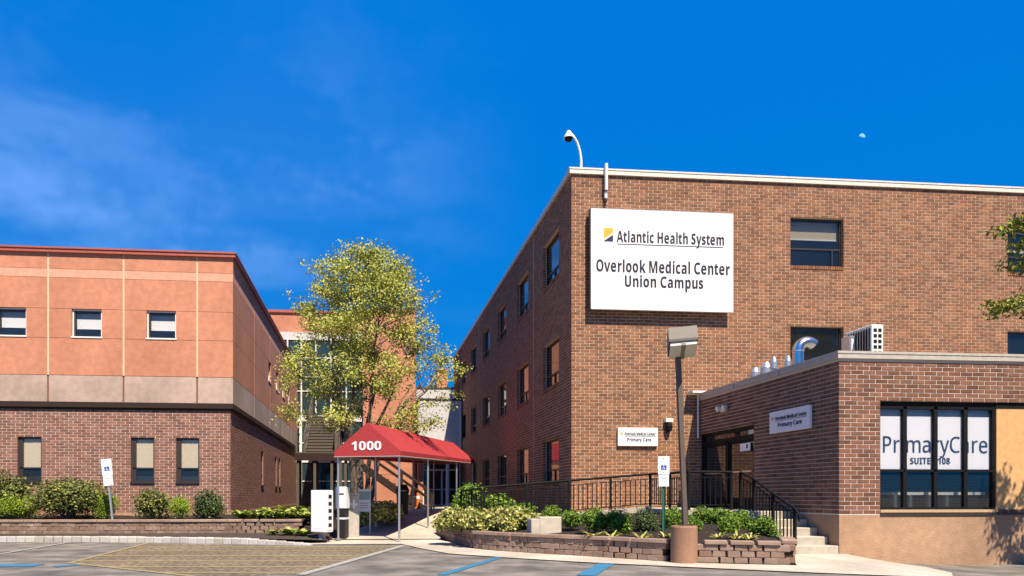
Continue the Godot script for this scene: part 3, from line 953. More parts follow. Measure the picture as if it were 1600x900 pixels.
	for k in 13:
		var x := -18.5 + k * 1.38
		k0.append(Vector3(x, 0.14, kerb_z(x) - 0.1)); k1.append(Vector3(x, 0.2, lerp(-22.45, -21.72, k / 12.0) + 0.1))
	k0.append(Vector3(-1.1, 0.1, -19.7)); k1.append(Vector3(-1.1, 0.2, -21.7))
	setting("planting_strip", sheet(k0, k1, 3), M.soil, "brown soil strip between the kerb and the block wall")
	# kerb of pale stone blocks
	var kerb := Node3D.new()
	kerb.name = "kerb"
	add_child(kerb)
	kerb.set_meta("kind", "structure")
	kerb.set_meta("label", "kerb of pale stone blocks along the parking lot")
	var kb := []
	for i in 4: kb.append(block(Vector3(0.245, 0.3, 0.16), 0.02, 0.012))
	var x := -18.0
	while x < -1.55:
		var p := Vector3(x, 0.005 + rng.randf_range(-0.006, 0.006), kerb_z(x))
		if x > -3.2: p.y -= (x + 3.2) * 0.06
		var o := obj("kerb_stone", kb[rng.randi() % 4], M.granite[rng.randi() % 3], kerb)
		var nx := kerb_z(x + 0.1) - kerb_z(x)
		o.transform = Transform3D(Basis(Vector3.UP, -atan2(nx, 0.1)), p)
		x += 0.258 * 0.1 / sqrt(0.01 + nx * nx)
func kerb_z(x: float) -> float:
	if x < -6.57: return lerp(-21.45, -21.04, clampf((x + 10.07) / 3.5, -0.3, 1))
	var t := (x + 6.57) / 5.0
	return -21.04 + 1.79 * (0.75 * t + 0.25 * t * t)

# ---------------------------------------------------------------- block walls
func block_wall(called: String, pts: Array, h: float, rows: int, label: String, over: Callable):
	var o := thing(called, pts[0], label, "retaining wall")
	var bl := []
	var bh := (h - 0.075) / rows
	for i in 5: bl.append(block(Vector3(0.222, bh - 0.005, 0.2), 0.009, 0.007))
	var caps := []
	for i in 3: caps.append(block(Vector3(0.40, 0.075, 0.27), 0.01, 0.005))
	var total := 0.0
	var cum := [0.0]
	for i in pts.size() - 1:
		total += pts[i].distance_to(pts[i + 1])
		cum.append(total)
	var where := func(s: float) -> Array:
		var i := 0
		while i < pts.size() - 2 and cum[i + 1] < s: i += 1
		var t: float = (s - cum[i]) / (cum[i + 1] - cum[i])
		var a: Vector3 = pts[maxi(i - 1, 0)]
		var b: Vector3 = pts[i]
		var c: Vector3 = pts[i + 1]
		var d: Vector3 = pts[mini(i + 2, pts.size() - 1)]
		return [b.cubic_interpolate(c, a, d, t), (c - b).normalized()]
	var back := []
	var back2 := []
	for j in rows + 1:
		var cap := j == rows
		var step := 0.405 if cap else 0.226
		var s := step * (0.5 if j % 2 == 0 else 1.0)
		while s < total - step * 0.3:
			var w: Array = where.call(s)
			var p: Vector3 = w[0]
			var m = M.cap[rng.randi() % 2] if cap else M.stone[rng.randi() % 4]
			var b := obj("cap_stone" if cap else "block", (caps[rng.randi() % 3] if cap else bl[rng.randi() % 5]), m, o)
			var dir: Vector3 = w[1]
			dir.y = 0
			dir = dir.normalized()
			var bs := Basis(dir, Vector3.UP, dir.cross(Vector3.UP))
			b.transform = Transform3D(bs, p - pts[0] + Vector3.UP * ((h - 0.037) if cap else bh * (j + 0.5)) + bs.z * (0.0 if cap else rng.randf_range(-0.008, 0.008)))
			s += step
	var core := st()
	var n := int(total / 0.3)
	for i in n:
		var a: Array = where.call(total * i / n)
		var b: Array = where.call(total * (i + 1) / n)
		var d: Vector3 = (b[0] - a[0]).normalized()
		var sd := d.cross(Vector3.UP) * 0.02
		var mid: Vector3 = (a[0] + b[0]) / 2 - pts[0]
		bx(core, Vector3(-a[0].distance_to(b[0]) / 2, 0, -0.06), Vector3(a[0].distance_to(b[0]) / 2, h - 0.09, 0.06), Transform3D(Basis(d, Vector3.UP, d.cross(Vector3.UP)), mid))
	obj("core", core, M.soil, o)
	return o

func build_planters():
	var pts := []
	for k in 9: pts.append(Vector3(-18.0 + k * 2.0, 0.16, lerp(-22.45, -21.75, k / 8.0)))
	block_wall("block_wall", pts, 0.43, 3, "long low block wall in front of the bushes of the orange building", func(p): return true)
	block_wall("block_wall", [Vector3(2.1, 0.03, -22.0), Vector3(2.32, 0.03, -19.6), Vector3(2.6, 0.03, -17.3), Vector3(3.55, 0.03, -16.0), Vector3(4.75, 0.03, -14.75), Vector3(5.68, 0.03, -13.66)], 0.42, 3, "curved low block wall from the walkway to the lamp post", func(p): return true)
	block_wall("block_wall", [Vector3(6.12, 0.03, -13.38), Vector3(6.9, 0.03, -13.08), Vector3(7.6, 0.03, -12.82)], 0.42, 3, "short straight block wall between the lamp post and the annex steps", func(p): return true)
	block_wall("block_wall", [Vector3(7.75, 0.03, -12.98), Vector3(8.15, 0.03, -13.7), Vector3(8.5, 0.03, -14.45)], 0.42, 3, "short return of the block wall ending at the annex steps", func(p): return true)
	# mulch of the right-hand bed
	var a := [Vector3(2.2, 0.36, -21.6), Vector3(2.42, 0.37, -19.6), Vector3(2.7, 0.37, -17.3), Vector3(3.62, 0.37, -15.9), Vector3(4.85, 0.37, -14.7), Vector3(5.6, 0.37, -13.75), Vector3(6.25, 0.37, -13.42), Vector3(7.55, 0.37, -12.95), Vector3(8.35, 0.37, -14.3)]
	var b := [Vector3(3.0, 0.5, -21.6), Vector3(3.4, 0.5, -20.5), Vector3(4.2, 0.6, -19.3), Vector3(4.9, 0.66, -19.3), Vector3(5.9, 0.74, -19.3), Vector3(6.8, 0.8, -19.3), Vector3(7.5, 0.82, -19.0), Vector3(7.62, 0.82, -17.0), Vector3(8.6, 0.8, -17.0)]
	setting("planting_bed", sheet(a, b, 7), M.mulch, "mulched planting bed between the curved block wall and the ramp")

# ---------------------------------------------------------------- steps, ramp and railings
func railing(o: Node, pts: Array, h: float, gap: float, off: Vector3):
	# pts: feet of the rail posts
	for i in pts.size():
		var p: Vector3 = pts[i] - off
		obj("rail_post", box(Vector3(-0.028, 0, -0.028), Vector3(0.028, h, 0.028), Transform3D(Basis(), p)), M.black_metal, o)
	for i in pts.size() - 1:
		var a: Vector3 = pts[i] - off
		var b: Vector3 = pts[i + 1] - off
		var s := st()
		rod(s, a + Vector3.UP * h, b + Vector3.UP * h, 0.03, 8)
		obj("top_rail", s, M.black_metal, o)
		s = st()
		rod(s, a + Vector3.UP * 0.12, b + Vector3.UP * 0.12, 0.014, 6)
		rod(s, a + Vector3.UP * (h - 0.13), b + Vector3.UP * (h - 0.13), 0.012, 6)
		obj("lower_rail", s, M.black_metal, o)
		var n := int(Vector2(b.x - a.x, b.z - a.z).length() / gap)
		for k in range(1, n):
			var p := a.lerp(b, float(k) / n)
			obj("baluster", box(Vector3(-0.011, 0.12, -0.011), Vector3(0.011, h - 0.13, 0.011), Transform3D(Basis(), p)), M.black_metal, o)
func build_entry():
	var land := 0.93
	# ramp and landing
	var o := thing("access_ramp", Vector3(3.0, 0, -20.7), "pale concrete access ramp rising along the front of the brick building", "ramp")
	var s := st()
	var a := Vector3(0, 0, 0)
	var z1 := 1.35
	var x1 := 4.6
	quad(s, Vector3(0, 0.56, 0), Vector3(x1, land, 0), Vector3(x1, land, z1), Vector3(0, 0.56, z1), Vector3(-0.08, 1, 0).normalized())
	quad(s, Vector3(0, 0.0, z1), Vector3(0, 0.56, z1), Vector3(x1, land, z1), Vector3(x1, 0, z1), Vector3.BACK)
	quad(s, Vector3(0, 0.0, 0), Vector3(0, 0.56, 0), Vector3(0, 0.56, z1), Vector3(0, 0, z1), Vector3.LEFT)
	obj("slope", s, M.concrete, o)
	s = st()
	bx(s, Vector3(x1 + 0.003, 0, 0), Vector3(6.62, land, 3.7))
	obj("landing", s, M.concrete, o)
	s = st()
	for i in 12:
		var u := x1 * i / 12.0
		bx(s, Vector3(u, 0.5, z1 - 0.1), Vector3(u + x1 / 12.0 - 0.006, 0.62 + 0.37 * (i + 0.5) / 12.0, z1 + 0.03))
	obj("kerb", s, M.concrete, o)
	var rail := thing("ramp_railing", Vector3(3.0, 0.5, -19.4), "black metal railing with thin balusters along the concrete ramp", "railing")
	var feet := []
	for x in [0.05, 1.2, 2.35, 3.5, 4.6]: feet.append(Vector3(3.0 + x, 0.57 + 0.37 * x / 4.6, -19.4))
	feet.append(Vector3(7.65, land, -18.2)); feet.append(Vector3(7.65, land, -17.08)); feet.append(Vector3(8.72, land, -17.08))
	railing(rail, feet, 0.92, 0.125, rail.position)
	rail = thing("walk_railing", Vector3(2.6, 0.3, -23.0), "short black railing between the green shrub and the walkway", "railing")
	railing(rail, [Vector3(2.75, 0.5, -21.9), Vector3(2.9, 0.55, -20.7), Vector3(2.98, 0.56, -19.45)], 0.9, 0.3, rail.position)
	# steps against the annex
	o = thing("concrete_steps", Vector3(8.66, 0.0, -14.3), "five pale concrete steps against the annex side wall", "steps")
	for i in 5:
		var y := 0.08 + (land - 0.08) * (i + 1) / 5.0
		var z := -0.36 * i - (0.0 if i else 0.0)
		var y0 := 0.08 + (land - 0.08) * i / 5.0
		var sm := block(Vector3(0.94, y + 0.1 - (0.0), 0.40), 0.012, 0.002)
		var b := obj("step", sm, M.concrete, o)
		b.position = Vector3(0.475, (y - 0.1) / 2.0, z - 0.2)
	obj("cheek", box(Vector3(0.01, -0.1, -2.6), Vector3(0.93, land - 0.005, -1.95)), M.concrete, o)
	rail = thing("stair_railing", Vector3(8.7, 0.0, -14.4), "sloping black stair railing beside the concrete steps", "railing")
	var foot := []
	for q in [[-14.38, 0.12], [-15.2, 0.43], [-16.0, 0.76], [-16.6, land]]: foot.append(Vector3(8.7, q[1], q[0]))
	railing(rail, foot, 0.9, 0.125, rail.position)
	s = st()
	tube(s, [Vector3(0, 1.02, 0.02), Vector3(0, 0.93, 0.14), Vector3(0, 0.86, 0.2), Vector3(0, 0.76, 0.17)], [0.022, 0.022, 0.022, 0.02], 8)
	obj("rail_end", s, M.black_metal, rail)
	o = thing("concrete_block", on_level(857, 832, 0.44), "low pale concrete block among the shrubs before the ramp", "block")
	o.rotation.y = 0.1
	obj("body", block(Vector3(0.52, 0.4, 0.3), 0.015, 0.004), M.concrete, o).position.y = 0.16
	obj("end_piece", block(Vector3(0.2, 0.36, 0.34), 0.015, 0.004), M.concrete, o).position = Vector3(-0.38, 0.14, 0.05)

# ---------------------------------------------------------------- canopy
func build_canopy():
	var base := Vector3(-0.04, 0.05, -20.0)
	var o := thing("entrance_canopy", base, "long red fabric entrance canopy on steel posts numbered 1000", "canopy")
	var head := Vector3(sin(0.297), 0, -cos(0.297))
	var across := Vector3(cos(0.297), 0, sin(0.297))
	var L := 12.8
	var hw := 0.93
	var pt := func(s: float, w: float, y: float) -> Vector3: return head * s + across * w + Vector3.UP * (y - base.y + 0.026 * s)
	var e0 := 2.47
	var r0 := 3.24
	var val := 0.13
	var s := st()
	var ns := 36
	for sd in [-1.0, 1.0]:
		for i in ns:
			for k in 6:
				var p := []
				for q in [[i, k], [i + 1, k], [i + 1, k + 1], [i, k + 1]]:
					var u: float = L * q[0] / ns
					var t: float = q[1] / 6.0
					var sag: float = 0.006 * sin(u * 9.0 + t * 5.0) * sin(PI * t) - 0.045 * sin(PI * t) * (0.25 + 0.75 * absf(sin(PI * u / (L / 6.0))))
					p.append(pt.call(u, sd * hw * t, lerp(r0, e0, t) + sag))
				if sd > 0: quad(s, p[0], p[1], p[2], p[3])
				else: quad(s, p[3], p[2], p[1], p[0])
	obj("roof_fabric", s, M.canopy_red, o)
	s = st()
	for sd in [-1.0, 1.0]:
		for i in ns:
			var u: float = L * i / ns
			var v: float = L * (i + 1) / ns
			quad(s, pt.call(u, sd * hw, e0), pt.call(v, sd * hw, e0), pt.call(v, sd * (hw + 0.005), e0 - val), pt.call(u, sd * (hw + 0.005), e0 - val))
	obj("valance", s, M.canopy_red, o)
	for u in [0.0, L]:
		var k: float = -0.002 if u == 0.0 else 0.002
		s = st()
		quad(s, pt.call(u + k, -hw, e0 - val), pt.call(u + k, -hw, e0), pt.call(u + k, hw, e0), pt.call(u + k, hw, e0 - val))
		tri(s, pt.call(u + k, -hw, e0), pt.call(u + k, 0, r0), pt.call(u + k, hw, e0))
		obj("gable", s, M.canopy_red, o)
	s = st()
	for sd in [-1.0, 1.0]: tube(s, [pt.call(0.01, sd * hw, e0 - val - 0.012), pt.call(L, sd * hw, e0 - val - 0.012)], [0.018, 0.018], 6)
	for u in [0.01, L]: tube(s, [pt.call(u, -hw, e0 - val - 0.012), pt.call(u, hw, e0 - val - 0.012)], [0.018, 0.018], 6)
	tube(s, [pt.call(0.03, 0, r0 - 0.03), pt.call(L - 0.03, 0, r0 - 0.03)], [0.02, 0.02], 6)
	for k in 7:
		var u := 0.04 + (L - 0.08) * k / 6.0
		tube(s, [pt.call(u, -hw + 0.03, e0 - 0.04), pt.call(u, 0, r0 - 0.05), pt.call(u, hw - 0.03, e0 - 0.04)], [0.016, 0.016, 0.016], 6)
		tube(s, [pt.call(u, -hw + 0.03, e0 - 0.06), pt.call(u, hw - 0.03, e0 - 0.06)], [0.014, 0.014], 6)
	obj("frame", s, M.trim_grey, o)
	for k in range(1, 6):
		s = st()
		var us := L * k / 6.0
		for sd in [-1.0, 1.0]:
			var line := []
			for j in 7: line.append(pt.call(us, sd * hw * j / 6.0, lerp(r0, e0, j / 6.0) - 0.011 * sin(PI * j / 6.0) + 0.002))
			tube(s, line, [0.008, 0.008, 0.008, 0.008, 0.008, 0.008, 0.008], 5)
		obj("seam", s, M.canopy_red, o)
	for u in [0.12, 3.7, 8.8, L - 0.1]:
		for sd in [-1.0, 1.0]:
			var top: Vector3 = pt.call(u, sd * (hw - 0.07), e0 - 0.05)
			var foot := top
			foot.y = maxf(rise(top + base), -0.02) + 0.045 - base.y
			if u < 1: foot.y = (0.0 if sd > 0 else 0.09) - base.y
			var q := st()
			rod(q, foot, top, 0.032, 10)
			var po := obj("post", q, M.steel, o)
			q = st()
			bx(q, foot + Vector3(-0.07, -0.01, -0.07), foot + Vector3(0.07, 0.012, 0.07))
			obj("foot_plate", q, M.steel, po)
	var b := Basis(across, Vector3.UP, -head)
	lettering("numerals", "1000", o, Transform3D(b, pt.call(-0.012, -0.02, 2.62)), 0.83, 0.24, M.sign_white, true, 0.012)

# ---------------------------------------------------------------- outside staircase
func build_stair():
	var o := thing("outdoor_staircase", Vector3(-3.1, 0.6, -37.0), "weathered timber outdoor staircase with landing in front of the glazed bay", "staircase")
	var w := 1.45
	var ly := 2.72
	var uy := 5.05
	obj("landing", box(Vector3(-0.35, ly - 0.14, -0.1), Vector3(2.1, ly, 1.5)), M.wood, o)
	obj("landing_fascia", box(Vector3(-0.36, ly - 0.4, 1.501), Vector3(2.11, ly - 0.05, 1.55)), M.brown_metal, o)
	var n := 13
	for i in n:
		var y := ly + (uy - ly) * (i + 1) / n
		var z := -0.1 - 4.6 * i / n
		obj("tread", box(Vector3(0, y - 0.05, z - 0.38), Vector3(w, y, z + 0.02)), M.wood, o)
		obj("riser", box(Vector3(0.01, y - 0.18, z - 0.03), Vector3(w - 0.01, y - 0.052, z - 0.008)), M.wood, o)
	obj("upper_deck", box(Vector3(-0.2, uy - 0.15, -9.9), Vector3(w + 0.2, uy - 0.01, -4.72)), M.wood, o)
	for x in [-0.06, w + 0.01]:
		var s := st()
		quad(s, Vector3(x, ly - 0.3, -0.1), Vector3(x, ly + 0.1, -0.1), Vector3(x, uy + 0.1, -4.7), Vector3(x, uy - 0.3, -4.7))
		bx(s, Vector3(0, 0, 0), Vector3(0.05, 0.36, 5.2), Transform3D(Basis(Vector3.RIGHT, atan2(uy - ly, 4.6)), Vector3(x, uy - 0.25, -4.75)))
		obj("stringer", s, M.wood, o)
		for h in [0.5, 0.95]:
			s = st()
			tube(s, [Vector3(x, ly + h, 0), Vector3(x, uy + h, -4.7), Vector3(x, uy + h, -9.8)], [0.045, 0.045, 0.045], 6)
			obj("handrail", s, M.wood, o)
		for k in 5:
			var z := -4.7 * k / 4.0
			obj("rail_post", box(Vector3(x - 0.04, ly - 0.1 + (uy - ly) * k / 4.0, z - 0.04), Vector3(x + 0.06, ly + 1.05 + (uy - ly) * k / 4.0, z + 0.04)), M.wood, o)
	for x in [-0.25, 0.55, 1.35, 2.0]:
		for z in [0.0, 1.4]: obj("post", box(Vector3(x - 0.06, -0.2, z - 0.06), Vector3(x + 0.06, ly - 0.14, z + 0.06)), M.wood, o)
	for z in [-4.9, -7.5]:
		for x in [0.0, w]: obj("post", box(Vector3(x - 0.06, -0.2, z - 0.06), Vector3(x + 0.06, uy - 0.15, z + 0.06)), M.wood, o)
	for x in [-0.3, 2.05]: obj("rail_post", box(Vector3(x - 0.04, ly, 1.4), Vector3(x + 0.04, ly + 1.0, 1.48)), M.wood, o)
	var s2 := st()
	for h in [0.5, 0.95]: rod(s2, Vector3(-0.3, ly + h, 1.44), Vector3(-0.3, ly + h, 0), 0.04, 6)
	obj("handrail", s2, M.wood, o)
	# lower flight going down to the right
	for i in 12:
		var y := ly - ly * (i + 1) / 13.0
		var x := 2.1 + 3.9 * i / 12.0
		obj("tread", box(Vector3(x, y - 0.05, 0.1), Vector3(x + 0.36, y, 1.4)), M.wood, o)
	for z in [0.05, 1.41]:
		var s := st()
		bx(s, Vector3(0, -0.16, 0), Vector3(4.75, 0.16, 0.05), Transform3D(Basis(Vector3.BACK, -atan2(ly, 3.9)), Vector3(2.1, ly - 0.16, z)))
		obj("stringer", s, M.brown_metal, o)
		for h in [0.55, 0.95]:
			s = st()
			rod(s, Vector3(2.1, ly + h, z), Vector3(6.0, h, z), 0.045, 6)
			obj("handrail", s, M.brown_metal, o)
		for k in 4: obj("rail_post", box(Vector3(2.1 + 1.3 * k - 0.04, ly - ly * k / 3.0 - 0.1, z - 0.04), Vector3(2.1 + 1.3 * k + 0.04, ly - ly * k / 3.0 + 0.95, z + 0.04)), M.brown_metal, o)

# ---------------------------------------------------------------- signs and fittings
func build_signs():
	var z := MZ
	# large sign on the brick front
	var a := on_front(919, 331, z)
	var b := on_front(1139, 492, z)
	var w := b.x - a.x
	var h := a.y - b.y
	var o := thing("building_sign", Vector3((a.x + b.x) / 2, b.y, z), "large white hospital sign board high on the brick front wall", "sign")
	obj("board", block(Vector3(w, h, 0.07), 0.01), M.sign_white, o).position = Vector3(0, h / 2, 0.235)
	obj("backing_frame", box(Vector3(-w / 2 + 0.06, 0.06, -0.02), Vector3(w / 2 - 0.06, h - 0.06, 0.2)), M.bronze, o)
	obj("edge_strip", box(Vector3(-w / 2 - 0.025, -0.01, 0.12), Vector3(-w / 2 - 0.002, h + 0.01, 0.265)), M.bronze, o)
	obj("edge_strip", box(Vector3(-w / 2, h + 0.002, 0.12), Vector3(w / 2, h + 0.022, 0.265)), M.trim_grey, o)
	var sx := func(px: float): return (px - 1029.0) / 220.0 * w
	var sy := func(py: float): return (491.0 - py) / 158.0 * h
	var zf := 0.274
	lettering("lettering", "Atlantic Health System", o, Transform3D(Basis(), Vector3(sx.call(1041), sy.call(378.0), zf)), 166 / 220.0 * w, 27 / 158.0 * h * 0.9, M.ink, true, 0.012)
	obj("underline", box(Vector3(sx.call(959), sy.call(388.0), zf - 0.004), Vector3(sx.call(1123), sy.call(387.0), zf + 0.004)), M.ink, o)
	lettering("lettering", "Overlook Medical Center", o, Transform3D(Basis(), Vector3(sx.call(1030), sy.call(421.5), zf)), 206 / 220.0 * w, 20 / 158.0 * h, M.ink, true, 0.012)
	lettering("lettering", "Union Campus", o, Transform3D(Basis(), Vector3(sx.call(1031), sy.call(448.0), zf)), 121 / 220.0 * w, 25 / 158.0 * h, M.ink, true, 0.012)
	var e := holder("emblem", o, Transform3D(Basis(), Vector3(sx.call(945.5), sy.call(373.5), zf)))
	var ew := 14 / 220.0 * w / 2
	var eh := 21 / 158.0 * h / 2
	obj("plate", box(Vector3(-ew, -eh, -0.006), Vector3(ew, eh, 0.001)), M.amber, e)
	var s := st()
	tri(s, Vector3(-ew, -eh, 0.004), Vector3(ew, eh * 0.1, 0.004), Vector3(ew, -eh, 0.004), Vector3.BACK)
	obj("lower_field", s, M.navy, e)
	s = st()
	quad(s, Vector3(-ew, -eh * 0.95, 0.006), Vector3(-ew, -eh * 0.7, 0.006), Vector3(ew, eh * 0.3, 0.006), Vector3(ew, eh * 0.02, 0.006), Vector3.BACK)
	obj("diagonal_stripe", s, M.sign_white, e)
	# small wall signs
	for k in 2:
		var t: Transform3D
		var sw: float
		var sh: float
		if k == 0:
			var p := on_front(964, 697, z)
			var q := on_front(1026, 669, z)
			sw = q.x - p.x; sh = q.y - p.y
			o = thing("wall_sign", Vector3((p.x + q.x) / 2, p.y, z), "small white sign on the lit brick wall above the ramp", "sign")
		else:
			var p := on_side(1208, 679, AX)
			var q := on_side(1271, 633, AX)
			sw = q.z - p.z; sh = 0.51
			o = thing("wall_sign", Vector3(AX, p.y + 0.01, (p.z + q.z) / 2), "white sign on the shaded annex side wall beside the glass doors", "sign")
			o.rotation.y = -PI / 2
		obj("board", block(Vector3(sw, sh, 0.07), 0.006), M.sign_white, o).position = Vector3(0, sh / 2, 0.06)
		obj("mounting", box(Vector3(-sw / 2 + 0.05, 0.05, 0), Vector3(sw / 2 - 0.05, sh - 0.05, 0.03)), M.bronze, o)
		lettering("lettering", "Overlook Medical Center", o, Transform3D(Basis(), Vector3(sw * 0.05, sh * 0.67, 0.098)), sw * 0.78, sh * 0.17, M.ink, true, 0.006)
		lettering("lettering", "Primary Care", o, Transform3D(Basis(), Vector3(sw * 0.03, sh * 0.32, 0.098)), sw * 0.6, sh * 0.27, M.navy, true, 0.006)
		obj("emblem", box(Vector3(-sw * 0.44, sh * 0.6, 0.095), Vector3(-sw * 0.39, sh * 0.75, 0.1)), M.amber, o)
		obj("underline", box(Vector3(-sw * 0.34, sh * 0.53, 0.095), Vector3(sw * 0.44, sh * 0.55, 0.1)), M.ink, o)
	# accessible parking signs
	parking_sign(on_level(178, 835, 0.16), 0.30, 0.46, 0.30, 2.18, 0.105, M.steel, "white accessible parking sign on leaning steel post before the block wall")
	parking_sign(on_level(1037, 838, 0.40), 0.245, 0.39, 0.25, 1.73, 0.0, M.green_post, "white accessible parking sign on green post in the ramp planter")
func parking_sign(at: Vector3, w: float, h1: float, h2: float, top: float, lean: float, post: Material, label: String):
	var o := thing("parking_sign", at, label, "sign")
	o.rotation = Vector3(0, -YAW, lean)
	var s := st()
	bx(s, Vector3(-0.03, -0.2, -0.03), Vector3(0.03, top - 0.02, -0.022)); bx(s, Vector3(-0.03, -0.2, -0.022), Vector3(-0.022, top - 0.02, 0.0)); bx(s, Vector3(0.022, -0.2, -0.022), Vector3(0.03, top - 0.02, 0.0))
	obj("post", s, post, o)
	var p := obj("plate", box(Vector3(-w / 2, top - h1, 0.004), Vector3(w / 2, top, 0.009)), M.sign_white, o)
	obj("lower_plate", box(Vector3(-w / 2 + 0.012, top - h1 - h2 - 0.01, 0.004), Vector3(w / 2 - 0.012, top - h1 - 0.01, 0.009)), M.sign_white, o)
	var q := w * 0.24
	var c := Vector3(0, top - h1 * 0.62, 0.0)
	obj("symbol_field", box(Vector3(-q, c.y - q * 0.9, 0.0095), Vector3(q, c.y + q * 0.9, 0.012)), M.access_blue, o)
	s = st()
	for k in 14:
		var a0 := deg_to_rad(110 + k * 18.0)
		var a1 := deg_to_rad(128 + k * 18.0)
		var m := c + Vector3(-q * 0.05, -q * 0.3, 0.0135)
		quad(s, m + Vector3(cos(a0), sin(a0), 0) * q * 0.42, m + Vector3(cos(a1), sin(a1), 0) * q * 0.42, m + Vector3(cos(a1), sin(a1), 0) * q * 0.3, m + Vector3(cos(a0), sin(a0), 0) * q * 0.3, Vector3.BACK)
	bx(s, c + Vector3(-q * 0.15, -q * 0.2, 0.012), c + Vector3(0.0, q * 0.4, 0.0135)); bx(s, c + Vector3(0, -q * 0.2, 0.012), c + Vector3(q * 0.4, -q * 0.06, 0.0135))
	bx(s, c + Vector3(q * 0.3, -q * 0.65, 0.012), c + Vector3(q * 0.43, -q * 0.2, 0.0134)); bx(s, c + Vector3(-q * 0.18, q * 0.48, 0.012), c + Vector3(q * 0.06, q * 0.72, 0.0135))
	obj("wheelchair_symbol", s, M.sign_white, o)
	for y in [top - 0.05, top - h1 + 0.05]: obj("bolt", box(Vector3(-0.01, y - 0.01, 0.009), Vector3(0.01, y + 0.01, 0.014)), M.bronze, o)
	lettering("lettering", "PENALTY", o, Transform3D(Basis(), Vector3(0, top - h1 - h2 * 0.35, 0.01)), w * 0.6, h2 * 0.12, M.trim_grey, true, 0.003)

